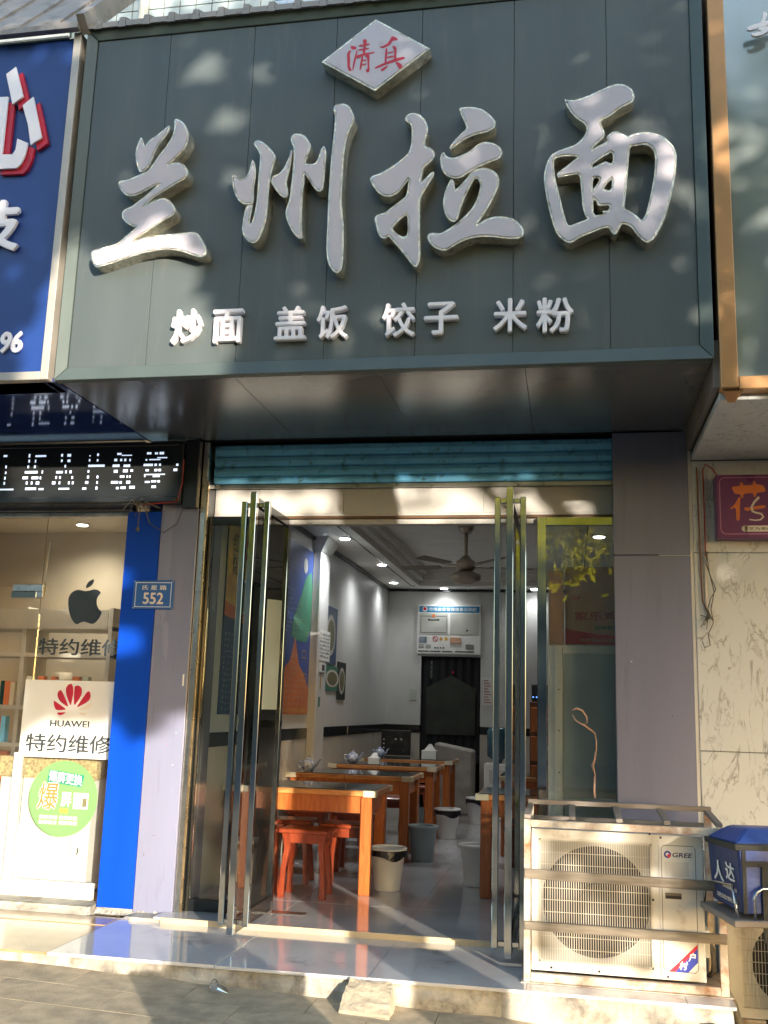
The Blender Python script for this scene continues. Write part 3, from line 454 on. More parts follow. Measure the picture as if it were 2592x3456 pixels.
# ---------------------------------------------------------------- the big shop sign
YS = -1.35
sign = thing('shop_sign', 'big dark grey-green sign with white chrome-edged calligraphy characters above the shop', 'sign', (-1.0, -1.3, 2.845))
box('sign_box', -2.665, .662, YS + .03, .08, 2.862, 4.93, dark_m, sign)
px = [-2.61, -2.174, -1.683, -1.22, -.754, -.27, .196, .606]
for a, b in zip(px, px[1:]): box('panel', a + .0012, b - .0012, YS, YS + .028, 2.918, 4.86, panel_m, sign, .0012)
def frame_bar(pts): MB().hexa(pts).build('frame_bar', frame_m, sign, bevel=.002)
yf, yb = YS - .028, YS + .029
frame_bar([(-2.669, yf, 2.845), (.664, yf, 2.845), (.664, yb, 2.845), (-2.669, yb, 2.845), (-2.609, yf + .02, 2.9165), (.604, yf + .02, 2.9165), (.604, yb, 2.9165), (-2.609, yb, 2.9165)])
frame_bar([(-2.669, yf, 2.847), (-2.611, yf + .02, 2.9185), (-2.611, yb, 2.9185), (-2.669, yb, 2.847), (-2.669, yf, 4.915), (-2.611, yf + .02, 4.862), (-2.611, yb, 4.862), (-2.669, yb, 4.915)])
frame_bar([(.606, yf + .02, 2.9185), (.664, yf, 2.847), (.664, yb, 2.847), (.606, yb, 2.9185), (.606, yf + .02, 4.862), (.664, yf, 4.915), (.664, yb, 4.915), (.606, yb, 4.862)])
frame_bar([(-2.609, yf + .02, 4.863), (.604, yf + .02, 4.863), (.604, yb, 4.863), (-2.609, yb, 4.863), (-2.667, yf, 4.918), (.662, yf, 4.918), (.662, yb, 4.918), (-2.667, yb, 4.918)])
for a, b in ((-2.655, -1.69), (-1.69, -.94), (-.94, -.212), (-.212, .66)):
    box('soffit_panel', a + .0008, b - .0008, -1.36, -.152 if a < -.3 else -.152, 2.846, 2.86, soffit_m, sign, .001)
box('side_cheek', .6625, .690, -1.33, -.152, 2.72, 2.95, cage_m, sign)
m = MB()
xx = -2.72
while xx < .75:
    m.hexa([(xx, -1.40, 4.912), (xx + .10, -1.40, 4.912), (xx + .10, -1.0, 5.12), (xx, -1.0, 5.12), (xx, -1.40, 4.945), (xx + .10, -1.40, 4.945), (xx + .10, -1.0, 5.155), (xx, -1.0, 5.155)])
    m.hexa([(xx + .10, -1.403, 4.905), (xx + .145, -1.403, 4.905), (xx + .145, -1.0, 5.12), (xx + .10, -1.0, 5.12), (xx + .108, -1.403, 4.965), (xx + .137, -1.403, 4.965), (xx + .137, -1.0, 5.175), (xx + .108, -1.0, 5.175)])
    xx += .145
m.build('roof_sheet', sheet_m, sign)
for key in ('lan', 'zhou', 'la', 'mian'):
    lt = plate('letter', LET[key], YS - .04, .040, letter_side_m, sign, 1)
    plate('letter_face', LET[key], YS - .0815, .0018, acrylic_m, lt, 1, offset=-.011)
dm = plate('diamond_badge', [DIA], YS - .04, .040, letter_side_m, sign)
cxd, czd = -986, 4556
plate('badge_face', [[(cxd + (x - cxd) * .93, czd + (z - czd) * .93) for x, z in DIA]], YS - .0815, .0018, acrylic_m, dm)
for q in (QING, ZHEN):
    me = MB()
    for i, p in enumerate(q):
        P = chaikin([(x * .001, z * .001) for x, z in p], 1); n = len(P); yy = YS - .0842 - .0003 * (i % 5)
        area = sum(P[k][0] * P[(k + 1) % n][1] - P[(k + 1) % n][0] * P[k][1] for k in range(n))
        if area < 0: P = P[::-1]
        me.add([(x, yy, z) for x, z in P], [tuple(range(n))])
    me.build('badge_lettering', red_m, dm)
for ch, a, b, c, d in SMALL: text('small_letter', ch, a, b, c, d, YS - .019, letter_m, sign, ext=.018, bold=.022)

# ---------------------------------------------------------------- left neighbour: blue sign, phone shop
bs = thing('blue_sign', 'dark blue neighbouring sign with white and red letters at the left edge', 'sign', (-4, -1.3, 2.85))
box('sign_face', -6.0, -2.752, YS, YS + .2, 2.90, 4.90, blue_m, bs)
box('frame_bar', -2.750, -2.706, YS - .03, YS + .2, 2.852, 4.915, bframe_m, bs, .003)
box('frame_bar', -6.0, -2.752, YS - .03, YS + .2, 2.852, 2.898, bframe_m, bs, .003)
box('soffit', -6.0, -2.674, YS + .02, -.05, 2.852, 2.875, bluesoffit_m, bs)
for i, p in enumerate(BLUE):
    lt = plate('letter', [p], YS - .035, .006, letter_m, bs)
    plate('letter_backing_plate', [[(x + 32, z - 26) for x, z in p]], YS - .012, .010, red_m, lt)  # red backing behind the letter, offset right and down
text('letter', '技', -3.30, 3.60, -2.962, 3.905, YS - .02, letter_m, bs, ext=.012, bold=.03)
text('numerals', '96', -3.012, 3.012, -2.880, 3.134, YS - .012, letter_m, bs, ext=.006, bold=.035, shear=.12)
m = MB()
for k in range(26):
    x = -2.70 - k * .12; h = .02 if k % 2 else 0.0
    m.hexa([(x - .12, -1.42, 4.93 + h), (x, -1.42, 4.93 + h), (x, -.55, 5.98 + h), (x - .12, -.55, 5.98 + h), (x - .12, -1.42, 4.95 + h), (x, -1.42, 4.95 + h), (x, -.55, 6.0 + h), (x - .12, -.55, 6.0 + h)])
m.build('roof_sheet', sheet_m, bs)
m = MB(); m.bar((-2.68, -1.42, 4.93), (-2.68, -.55, 5.98), .05, .11); m.box(-6, -2.70, -1.44, -1.40, 4.90, 4.935); m.build('roof_trim', sheet_m, bs)
# upper storey: tiled wall with a window and a drain pipe
up = thing('upper_storey', 'pale blue tiled upper wall with green windows above the signs', 'building', (-2.5, .1, 5.3))
box('tile_bed', -5.5, 2.0, .09, .12, 5.2, 8.0, walljoint_m, up)
tm = MB().box(0, .118, 0, .012, 0, .118).build('wall_tile', walltile_m, None, bevel=.002); tmesh = tm.data; bpy.data.objects.remove(tm)
for i in range(38):
    for k in range(10):
        x = -4.9 + .124 * i; z = 5.60 + .124 * k
        if (x < -3.62 and z > 6.02) or x > -.3: continue
        if x > -2.08 and z > 6.08: continue
        o = bpy.data.objects.new('wall_tile', tmesh); C.objects.link(o); o.parent = up; o.location = Vector((x + .059, .083, z)) - ORG[up.name]
wq = box('window', -4.9, -3.64, .05, .085, 6.05, 7.4, wgreen_m, up); MB().box(-3.985, -3.955, .03, .05, 6.05, 7.4).box(-4.9, -3.64, .028, .05, 6.03, 6.07).build('window_frame', paper_m, wq)
wq = box('window', -2.05, -.2, .05, .085, 6.12, 7.4, wgreen_m, up); MB().box(-2.05, -.2, .028, .05, 6.10, 6.14).box(-1.93, -1.90, .03, .05, 6.14, 7.4).build('window_frame', alu_m, wq)
MB().tube([(-3.066, .05, 5.2), (-3.066, .05, 8)], .035, 12).build('drain_pipe', paper_m, up, smooth=True)

ph = thing('phone_shop', 'phone repair shop with a bright blue corner panel left of the noodle shop', 'shop', (-3.5, 0, 0))
box('corner_panel', -2.772, -2.546, -.152, .2, 0.0, 2.385, bluepanel_m, ph, .002)
box('corner_base', -2.772, -2.5465, -.147, .2, -.031, -.001, conc_m, ph)
box('side_wall', -2.79, -2.546, .205, 3.0, -.03, 2.85, beige_wall_m, ph)
box('wall', -6.5, -2.79, 2.9, 3.0, 0, 2.85, beige_wall_m, ph); box('wall', -6.6, -6.5, 0, 3.0, 0, 2.85, beige_wall_m, ph)
box('ceiling', -6.5, -2.79, .05, 2.9, 2.80, 2.85, beige_wall_m, ph); box('floor', -6.5, -2.79, 0, 2.9, -.03, .015, btile_m, ph)
box('base_board', -3.47, -2.86, -.045, -.01, .012, .090, paper_m, ph, .002); box('base_board', -6.5, -3.50, -.03, -.01, .012, .06, paper_m, ph)
box('sill', -3.47, -2.86, -.030, .0, .0915, .105, paper_m, ph, .001)
box('top_rail', -6.5, -2.79, -.04, .03, 2.375, 2.408, alu_m, ph, .004); box('top_rail', -6.5, -2.79, -.05, .03, 2.41, 2.47, soffit_m, ph, .004)
text('base_lettering', '专业维修手机', -3.28, .028, -2.90, .068, -.046, greenwhite_m, ph, ext=.0008)
win = thing('shop_window', 'tall glass shop window with a dark fruit logo and repair lettering', 'window', (-3.1, 0, .1))
box('pane', -3.405, -2.79, -.006, .004, .107, 2.374, glass2_m, win)
box('door_pane', -4.4, -3.415, -.002, .008, .07, 1.905, glass2_m, win); box('transom_pane', -4.4, -3.408, -.006, .004, 1.915, 2.374, glass2_m, win)
plate('fruit_logo', APPLE, -.009, .0012, ink_m, win, 1)
text('window_lettering', '特约维修', -3.384, 1.477, -2.80, 1.583, -.009, ink_m, win, ext=.0012, bold=.014)
m = MB(); m.box(-3.60, -3.385, -.022, .018, 1.885, 1.93); m.box(-3.425, -3.385, -.021, .017, 1.845, 1.884); m.build('patch_fitting', alu_m, win, bevel=.002)
box('patch_fitting', -3.605, -3.428, -.024, .02, 1.842, 1.883, steel_m, win, .002)
box('sash', -3.475, -3.425, -.02, .02, .1, .86, paper_m, win, .003)
MB().bar((-3.395, .04, 2.22), (-3.41, .03, 1.9), .012, .004).build('tape_strip', paper_m, win)
po = thing('poster', 'white repair poster with red petal logo and black lettering inside the shop window', 'poster', (-3.15, -.015, .84))
box('sheet', -3.445, -2.80, -.018, -.013, .838, 1.317, paper_m, po)
for i, p in enumerate(PETAL): plate('petal', [p], -.0195, .0012, red_m if i < 6 else cream_m, po, 1)
text('brand_lettering', 'HUAWEI', -3.248, 1.028, -2.981, 1.068, -.0195, ink_m, po, ext=.001, bold=.02)
text('lettering', '特约维修', -3.403, .870, -2.825, .982, -.0195, ink_m, po, ext=.001, bold=.014)
st = thing('round_sticker', 'round pale green cracked-screen repair sticker on the window below the poster', 'sticker', (-3.118, -.012, .36))
MB().disc_y(-3.118, -.0135, .592, .228, n=48, t=.004).build('disc', green_m, st)
tb = MB().hexa([(-3.235, -.0145, .690), (-3.0, -.0145, .665), (-3.0, -.0137, .665), (-3.235, -.0137, .690), (-3.225, -.0145, .765), (-2.985, -.0145, .737), (-2.985, -.0137, .737), (-3.225, -.0137, .765)]).build('title_plate', dgreen_m, st)
t1 = text('title_lettering', '爆屏更换', -3.222, .684, -2.998, .750, -.0152, paper_m, st, ext=.0006, bold=.02)
for v in t1.data.vertices: v.co.z -= (v.co.x + ORG[st.name].x + 3.118) * .115
text('lettering_outline', '爆', -3.292, .520, -3.150, .690, -.0148, paper_m, st, ext=.0004, bold=.055, shear=.1)
text('big_lettering', '爆', -3.288, .524, -3.154, .686, -.0158, orprint_m, st, ext=.0006, bold=.012, shear=.1)
text('lettering', '屏', -3.13, .545, -3.06, .632, -.0152, paper_m, st, ext=.0006, bold=.02)
text('lettering', '换新', -3.135, .505, -3.075, .535, -.0152, menu_y_m, st, ext=.0006, bold=.03)
for k in range(2): box('phone_picture', -3.045 + k * .052, -3.0 + k * .052, -.0150, -.0142, .535, .63, paper_m, st); box('phone_picture', -3.037 + k * .052, -3.008 + k * .052, -.0157, -.0152, .548, .60, food_m if k else greenwhite_m, st)
text('small_lettering', '碎屏换新 完美修复', -3.265, .466, -3.008, .490, -.0152, paper_m, st, ext=.0006, bold=.012); text('small_lettering', '极速贴合 完好如初', -3.268, .436, -3.010, .460, -.0152, paper_m, st, ext=.0006, bold=.012)
# inside the phone shop
cab = thing('white_cabinet', 'white low cabinet just behind the phone shop window', 'cabinet', (-3.2, .2, .02))
box('carcass', -3.62, -2.98, .10, .40, .02, .70, paper_m, cab, .004); box('top', -3.64, -2.96, .09, .41, .701, .83, chip_m, cab, .003)
for z0, z1 in ((.08, .34), (.36, .64)): d = box('drawer', -3.09, -2.99, .088, .0995, z0, z1, paper_m, cab, .003); MB().tube([(-3.04, .080, z1 - .05), (-3.03, .072, z1 - .07), (-3.045, .08, z1 - .09)], .004, 6).build('handle', black_m, d)
shf = thing('display_shelf', 'tall white shelf of phone case boxes seen through the left glass', 'shelf', (-4.4, 2.4, 0))
for z in (.45, .78, 1.10, 1.56, 1.80): box('shelf_board', -5.4, -3.95, 2.2, 2.6, z, z + .035, shelf_m, shf)
for x in (-5.4, -4.80, -3.985): box('upright', x, x + .035, 2.199, 2.6, 0, 2.0, shelf_m, shf)
for z in (1.84,): box('fascia', -5.36, -3.99, 2.185, 2.2, z - .03, z + .14, shelf_m, shf)
cols = [orprint_m, orprint_m, paper_m, orprint_m, cream_m, orprint_m, wgreen_m, paper_m, shutter_m, greenwhite_m, ink_m, orprint_m]
desc = {orprint_m: 'orange', paper_m: 'white', cream_m: 'cream', wgreen_m: 'dark green', shutter_m: 'teal', greenwhite_m: 'pale green', ink_m: 'black'}
ORD = ['first', 'second', 'third', 'fourth', 'fifth', 'sixth', 'seventh', 'eighth', 'ninth', 'tenth', 'eleventh', 'twelfth']
for row, z in enumerate((.487, .817, 1.137)):
    x = -4.97; i = 0; seen = {}
    while x < -4.1:
        w = random.uniform(.035, .07)
        if not (-4.83 < x + w and x < -4.76):
            mt = cols[(i * 5 + row * 3) % len(cols)]; q = desc[mt]; seen[q] = seen.get(q, 0) + 1
            o = box('phone_case_box', x, x + w - .004, 2.215, 2.28, z, z + random.uniform(.19, .26), mt)
            tag(o, '%s %s phone case box from the left on the %s board of the shelf' % (ORD[seen[q] - 1], q, ('lowest', 'middle', 'upper')[row]), 'box', 'phone case boxes on the shelf')
        x += w; i += 1
# LED ticker over the phone shop
ld = thing('led_sign', 'black scrolling LED text sign lit with white dots over the phone shop', 'led sign', (-4, -.2, 2.42))
box('housing', -6.0, -2.395, -.225, -.02, 2.425, 2.815, ledbox_m, ld, .006); box('back_box', -2.394, -2.30, -.20, -.02, 2.40, 2.838, ledbox_m, ld, .004)
box('rail', -6.0, -2.42, -.245, -.226, 2.428, 2.462, ledbox_m, ld, .004); box('rail', -6.0, -2.42, -.245, -.226, 2.79, 2.812, ledbox_m, ld, .004)
def cidx(r):
    c = (r[0] + r[1]) / 2
    return 0 if c < -3540 else 1 if c < -3335 else 2 if c < -3140 else 3 if c < -2925 else 4 if c < -2720 else 5 if c < -2520 else 6
for i in range(7):
    m = MB(); ok = False
    for a, b, c, d in LED:
        if cidx((a, b)) == i:
            ok = True; n = max(1, round((b - a) / 13)); h = (d - c) * .001
            for k in range(n):
                x_a = a * .001 + k * (b - a) * .001 / n; m.box(x_a + .001, x_a + (b - a) * .001 / n - .001, -.2275, -.2255, c * .001 + h * .08, d * .001 - h * .08)
    if ok: m.build('lit_character', led_m, ld)['kind'] = 'stuff'
wr = MB()
for k in range(9):
    a = random.uniform(0, 6.28); wr.tube([(-2.66, -.24, 2.41), (-2.66 + .05 * math.cos(a), -.25, 2.43 + .02 * math.sin(a * 2)), (-2.66 + .13 * math.cos(a), -.22 + random.uniform(-.03, .02), 2.40 + .06 * math.sin(a))], .003, 5)
wr.tube([(-2.64, -.2, 2.40), (-2.60, -.2, 2.30), (-2.50, -.2, 2.24), (-2.42, -.19, 2.30), (-2.38, -.18, 2.43)], .0035, 6); wr.tube([(-2.66, -.22, 2.4), (-2.675, -.2, 2.32), (-2.68, -.19, 2.27)], .004, 6); wr.tube([(-2.68, -.19, 2.275), (-2.682, -.19, 2.25)], .011, 6)
tag(wr.build('tangled_wires', cable_m), 'tangle of thin grey wires hanging under the LED sign', 'wires')
tag(MB().tube([(-2.64, -.24, 2.412), (-2.5, -.25, 2.418), (-2.41, -.24, 2.43), (-2.385, -.235, 2.55), (-2.385, -.235, 2.70)], .003, 6).build('red_wire', red2_m), 'thin red wire along the lower right edge of the LED sign', 'wire')
# street number plate
pl = thing('house_number_plate', 'blue enamel street number plate reading 552', 'sign', (-2.556, -.157, 1.762))
box('plate', -2.692, -2.422, -.160, -.153, 1.764, 1.945, M('plate_blue', (.03, .12, .38), .35), pl, .003)
m = MB()
for a, b, c, d in ((-2.676, -2.438, 1.928, 1.932), (-2.676, -2.438, 1.777, 1.781), (-2.676, -2.672, 1.781, 1.928), (-2.442, -2.438, 1.781, 1.928)): m.box(a, b, -.1612, -.1602, c, d)
m.build('plate_border', paper_m, pl); text('numerals', '552', -2.622, 1.795, -2.488, 1.868, -.1612, cream_m, pl, ext=.0008, bold=.02); text('street_name', '氏 星 路', -2.632, 1.884, -2.470, 1.914, -.1612, cream_m, pl, ext=.0008, bold=.012)
for x in (-2.684, -2.43):
    for z in (1.772, 1.937): MB().disc_y(x, -.1635, z, .004, n=8, t=.003).build('screw', alu_m, pl)

# ---------------------------------------------------------------- right neighbour
rn = thing('marble_shop_front', 'cream veined marble wall and soffit of the right neighbour', 'wall', (1.5, -.1, -.3))
for z0, z1 in ((-.35, 1.023), (1.027, 2.122), (2.126, 2.66)):
    for a, b in ((.692, 1.70), (1.703, 2.7), (2.703, 3.7)): box('marble_slab', a, b, -.15, -.10, z0, z1, marble_m, rn, .002)
for a, b in ((.692, 1.70), (1.703, 2.7), (2.703, 3.7)): box('soffit_slab', a, b, -1.30, -.1505, 2.665, 2.70, marble_m, rn, .002)
box('backing', .70, 6, -.098, .05, -.35, 5.2, marble2_m, rn)
og = thing('orange_framed_sign', 'orange metal framed sign with a pale glossy face at the right edge', 'sign', (1.5, -1.3, 2.69))
box('face', .770, 4.0, YS, YS + .04, 2.757, 5.2, pale_m, og)
box('frame_bar', .690, .768, YS - .03, YS + .06, 2.70, 5.2, orange_m, og, .004); box('frame_bar', .770, 4.0, YS - .03, YS + .06, 2.692, 2.755, orange_m, og, .004)
box('box', .70, 4.0, YS + .061, -.16, 2.702, 5.2, marble2_m, og)
MB().hexa([(.70, -1.36, 2.69), (.79, -1.36, 2.69), (.79, -1.33, 2.69), (.70, -1.33, 2.69), (.73, -1.30, 2.655), (.76, -1.30, 2.655), (.76, -1.29, 2.655), (.73, -1.29, 2.655)]).build('torn_flap', orange_m, og)
for p in ORCH: plate('letter', [p], -1.41, .008, letter_m, og, 1)
ps = thing('purple_sign', 'purple shop sign with orange and cream lettering on the marble wall', 'sign', (1.0, -.2, 2.19))
box('board', .808, 1.6, -.255, -.15, 2.19, 2.552, purple_m, ps, .002)
loop = []
for cx, cz, a0 in ((.858, 2.505, 90), (.858, 2.243, 180)):
    for k in range(7): a = rad(a0 + 15 * k); loop.append((cx + .03 * math.cos(a), cz + .03 * math.sin(a)))
pts = [(1.6, 2.535)] + loop + [(1.6, 2.213)]
def ribbon(pts, w, y):
    me = MB(); L = []; n = len(pts)
    for i, p in enumerate(pts):
        a = Vector(pts[max(0, i - 1)]); b = Vector(pts[min(n - 1, i + 1)]); d = (b - a).normalized(); nr = Vector((-d.y, d.x)); wi = w[i] if isinstance(w, list) else w
        L += [(p[0] + nr.x * wi / 2, y, p[1] + nr.y * wi / 2), (p[0] - nr.x * wi / 2, y, p[1] - nr.y * wi / 2)]
    me.add(L, [(2 * i, 2 * i + 2, 2 * i + 3, 2 * i + 1) for i in range(n - 1)]); return me
ribbon(pts, .006, -.2568).build('border_line', pink_m, ps)
for p in FLOWER: plate('lettering', [p], -.2575, .0012, orprint_m, ps, 1)
sc = chaikin([(x * .001, z * .001) for x, z in SCURVE], 0)
fine = []
for i in range(len(sc) - 1):
    for t in (0, .33, .66): fine.append((sc[i][0] * (1 - t) + sc[i + 1][0] * t, sc[i][1] * (1 - t) + sc[i + 1][1] * t))
fine.append(sc[-1]); ribbon(fine, [.013 - .006 * i / len(fine) for i in range(len(fine))], -.2605).build('lettering', cream_m, ps)
m = MB(); m.box(.955, 1.6, -.2580, -.2565, 2.226, 2.260); m.disc_y(.955, -.2580, 2.243, .017, n=16, t=.0015); m.build('pill_label', cream_m, ps)
text('pill_lettering', '艺为茶约', .976, 2.234, 1.10, 2.251, -.2585, ink_m, ps, ext=.0005, bold=.01)
w2 = MB(); w2.tube([(.72, -.16, 2.62), (.722, -.162, 2.3), (.726, -.16, 2.0), (.728, -.165, 1.85), (.745, -.17, 1.80), (.765, -.17, 1.76), (.74, -.17, 1.74)], .005, 6)
tag(w2.build('cable', cable2_m), 'brown cable running down between the lilac pillar and the marble', 'cable')
cdt = MB(); cdt.box(.745, .758, -.164, -.152, 1.74, 2.62); tag(cdt.build('conduit', cream_m), 'narrow cream plastic conduit on the marble wall', 'conduit')
w3 = MB(); w3.tube([(.752, -.172, 2.1), (.752, -.172, 2.60), (.765, -.175, 2.635), (.80, -.18, 2.61), (.83, -.2, 2.553)], .004, 6); tag(w3.build('red_cable', red2_m), 'reddish cable looping from the conduit to the purple sign', 'cable')
w4 = MB(); w4.tube([(.757, -.172, 2.12), (.752, -.175, 2.06), (.775, -.18, 1.98), (.80, -.18, 1.91), (.77, -.18, 1.86), (.752, -.18, 1.80), (.775, -.18, 1.74)], .003, 6); w4.tube([(.757, -.172, 2.12), (.765, -.18, 2.02), (.79, -.18, 1.90), (.77, -.18, 1.80), (.78, -.18, 1.72), (.75, -.18, 1.66), (.76, -.18, 1.60), (.73, -.18, 1.585), (.72, -.17, 1.62)], .003, 6); w4.tube([(.757, -.176, 2.125), (.757, -.176, 2.11)], .009, 6)
for k in range(5): w4.tube([(.765, -.18, 1.76), (.745 + random.uniform(-.04, .04), -.18, 1.75 + random.uniform(-.04, .05)), (.74 + random.uniform(-.03, .05), -.175, 1.73 + random.uniform(-.05, .05))], .0025, 5)
tag(w4.build('loose_cables', cable_m), 'loose dark cables dangling in a knot below the purple sign', 'cables')
# ================================================================ doors
def door_frame(m, a, b, z0, z1, w, y0, y1, bot=.09, top=.05):
    """framed pane standing in the facade plane from x=a to x=b"""
    m.box(a, a + w, y0, y1, z0, z1); m.box(b - w, b, y0, y1, z0, z1); m.box(a + w, b - w, y0, y1, z0, z0 + bot); m.box(a + w, b - w, y0, y1, z1 - top, z1); return m
fl = thing('fixed_glass_panel', 'fixed glass panel in a dark steel frame left of the doorway', 'glass panel', (-2.0, 0, 0))
door_frame(MB(), -2.246, -1.80, .0015, 2.36, .018, -.09, -.055, .07).build('frame', dsteel_m, fl, bevel=.002); box('pane', -2.2275, -1.8185, -.076, -.068, .0725, 2.309, glassd_m, fl)
fr = thing('fixed_glass_panel', 'fixed glass panel right of the doorway with foliage mirrored in it', 'glass panel', (0, 0, 0))
m = MB(); m.box(-.195, -.142, -.02, .02, .0015, 2.36); m.box(-.142, .246, -.02, .02, .0015, .09); m.box(-.142, .246, -.02, .02, 2.31, 2.36); m.build('frame', steel_m, fr, bevel=.002)
box('pane', -.141, .246, -.004, .004, .0905, 2.3095, glassr_m, fr)
def leaf(name, label, x, y0, y1, sgn):
    d = thing(name, label, 'door', (x, y1, 0))
    m = MB(); m.box(x - .018, x + .018, y0, y0 + .045, .02, 2.385); m.box(x - .018, x + .018, y1 - .05, y1, .02, 2.36); m.build('stile', steel_m, d, bevel=.002)
    m = MB(); m.box(x - .0175, x + .0175, y0 + .046, y1 - .051, .02, .10); m.box(x - .0175, x + .0175, y0 + .046, y1 - .051, 2.31, 2.36); m.build('rail', dsteel_m, d, bevel=.002)
    box('pane', x - .004, x + .004, y0 + .0455, y1 - .0505, .101, 2.309, glassd_m, d)
    for s in (-1, 1):
        h = MB(); xc = x + s * .068; yc = y0 + .065
        h.box(xc - .0155, xc + .0155, yc - .019, yc + .019, .055, 2.338); hd = h.build('pull_handle', steel_m, d, bevel=.003)
        k = MB()
        for z in (.075, 2.318): k.box(min(x, xc) + (.0185 if s > 0 else .016), max(x, xc) - (.016 if s > 0 else .0185), yc - .012, yc + .012, z - .012, z + .012)
        k.build('standoff', steel_m, hd, bevel=.002)
    box('pivot_shoe', x - .014, x + .014, y1 - .045, y1 - .005, .004, .02, alu_m, d)
    return d
dl = leaf('glass_door', 'left glass door leaf standing open with tall chrome pull handles', -1.76, -.70, .03, -1)
dr = leaf('glass_door', 'right glass door leaf standing open with tall chrome pull handles', -.315, -.76, .03, 1)
tag(MB().add([(-1.7525, -.36, 1.176), (-1.7525, -.06, 1.176), (-1.7525, -.06, 1.836), (-1.7525, -.36, 1.813)] + [(-1.7545, -.36, 1.176), (-1.7545, -.06, 1.176), (-1.7545, -.06, 1.836), (-1.7545, -.36, 1.813)], [(0, 1, 2, 3), (7, 6, 5, 4), (0, 4, 5, 1), (1, 5, 6, 2), (2, 6, 7, 3), (3, 7, 4, 0)]).build('paper_sheet', greenwhite_m), 'blank pale sheet taped to the left door glass', 'paper')
tag(box('floor_hinge_plate', -1.745, -1.54, .0, .075, .001, .0045, alu_m, None, .001), 'steel floor hinge cover plate at the left door foot', 'plate')
# crack repair / ribbons hung on the right pane
rb = MB()
rb.tube([(.005, -.012, 1.225), (.03, -.013, 1.235), (.06, -.013, 1.225), (.085, -.014, 1.19), (.088, -.014, 1.16), (.075, -.014, 1.145)], [.004, .007, .008, .007, .005, .004], 6)
rb.tube([(.005, -.012, 1.20), (.02, -.013, 1.17), (.05, -.013, 1.15), (.075, -.014, 1.14), (.10, -.014, 1.12), (.13, -.014, 1.10), (.14, -.014, 1.05), (.135, -.014, .98)], [.003, .005, .005, .008, .007, .006, .007, .004], 6)
rb.tube([(.135, -.014, 1.0), (.13, -.014, .95), (.115, -.014, .92), (.13, -.014, .87), (.128, -.014, .80)], [.004, .008, .010, .005, .004], 6); rb.tube([(.128, -.014, .86), (.125, -.014, .79), (.126, -.014, .74)], .008, 6)
tag(rb.build('ribbon_ornament', ribbon_m, smooth=True), 'dangling pinkish string ornament on the right glass panel', 'ornament')

# ================================================================ air conditioner outside with its cage
ac = thing('air_conditioner', 'big cream outdoor air conditioner unit standing on the platform by the door', 'air conditioner', (.2, -.75, 0))
YA = -.90
m = MB(); m.box(-.193, -.160, YA, -.56, .014, .653); m.box(.368, .600, YA, -.56, .014, .653); m.box(-.160, .368, YA, -.56, .014, .052); m.box(-.160, .368, YA, -.56, .610, .653); m.box(-.160, .368, -.60, -.56, .052, .610)
m.build('casing', acw_m, ac)
plate('shroud', [[(-.159, .053), (.367, .053), (.367, .609), (-.159, .609)], [(.108 + .252 * math.cos(2 * math.pi * k / 48), .332 + .252 * math.sin(2 * math.pi * k / 48)) for k in range(48)]], YA + .020, .004, M('ac_shroud_shaded', (.40, .385, .35), .5), ac, mm=False)  # shroud colour darkened to stand in for shade behind the grille
m = MB(); m.disc_y(.108, YA + .022, .332, .258, .2515, n=48, t=.06); m.build('fan_ring', black_m, ac)
box('added_dark_plate', -.159, .367, YA + .20, YA + .21, .053, .609, fan_m, ac)  # dark sheet added to stand for the shade behind the fan
fb = MB()
for k in range(3):
    a0 = 2.094 * k + .5; L = []
    for j, r in enumerate((.06, .14, .235)):
        for da, dy in ((-.55, .05), (-.2, .025), (.2, .0), (.6, -.03)):
            a = a0 + da * (1 if j else .8); L.append((.108 + r * math.cos(a), YA + .10 + dy * r * 3, .332 + r * math.sin(a)))
    fb.add(L, [(4 * j + i, 4 * j + i + 1, 4 * j + 4 + i + 1, 4 * j + 4 + i) for j in range(2) for i in range(3)])
fb.build('fan_blade', fan_m, ac); MB().disc_y(.108, YA + .07, .332, .065, n=24, t=.06).build('fan_hub', fan_m, ac)
m = MB()
for k in range(47):
    x = -.150 + k * .511 / 46; m.box(x - .0017, x + .0017, YA - .0075, YA - .005, .060, .604)
for k in range(11):
    z = .062 + k * .054; m.box(-.152, .363, YA - .005, YA - .0018, z - .0013, z + .0013)
m.build('grille', acg_m, ac)
ribbon([(-.140, .052), (-.155, .067), (-.155, .595), (-.140, .61), (.350, .61), (.364, .595), (.364, .067), (.350, .052), (-.140, .052)], .010, YA - .003).build('grille_rim', acg_m, ac)
box('service_panel', .399, .597, YA - .004, YA - .0005, .016, .651, acw_m, ac, .0015)
ribbon([(.425, .052), (.412, .065), (.412, .595), (.425, .608), (.555, .608), (.566, .597), (.566, .065), (.553, .052), (.425, .052)], .003, YA - .0045).build('panel_groove', bar_m, ac)
text('brand_lettering', 'GREE', .462, .556, .553, .577, YA - .0048, M('brand_navy', (.03, .04, .10), .4), ac, ext=.0005, bold=.02, shear=.15)
MB().disc_y(.440, YA - .0052, .567, .0165, .0085, n=20, t=.0006).build('brand_mark', M('brand_navy2', (.03, .04, .22), .4), ac); MB().disc_y(.446, YA - .0058, .561, .008, n=12, t=.0006).build('brand_mark', red_m, ac)
box('label', .425, .535, YA - .0050, YA - .0042, .470, .535, M('faded_label', (.58, .56, .50), .5), ac)
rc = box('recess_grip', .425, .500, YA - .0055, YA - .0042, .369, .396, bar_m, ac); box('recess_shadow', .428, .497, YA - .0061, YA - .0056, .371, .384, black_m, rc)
MB().add([(.435, YA - .0048, .052), (.475, YA - .0048, .052), (.564, YA - .0048, .150), (.564, YA - .0048, .176)], [(0, 1, 2, 3)]).build('sticker', red_m, ac)
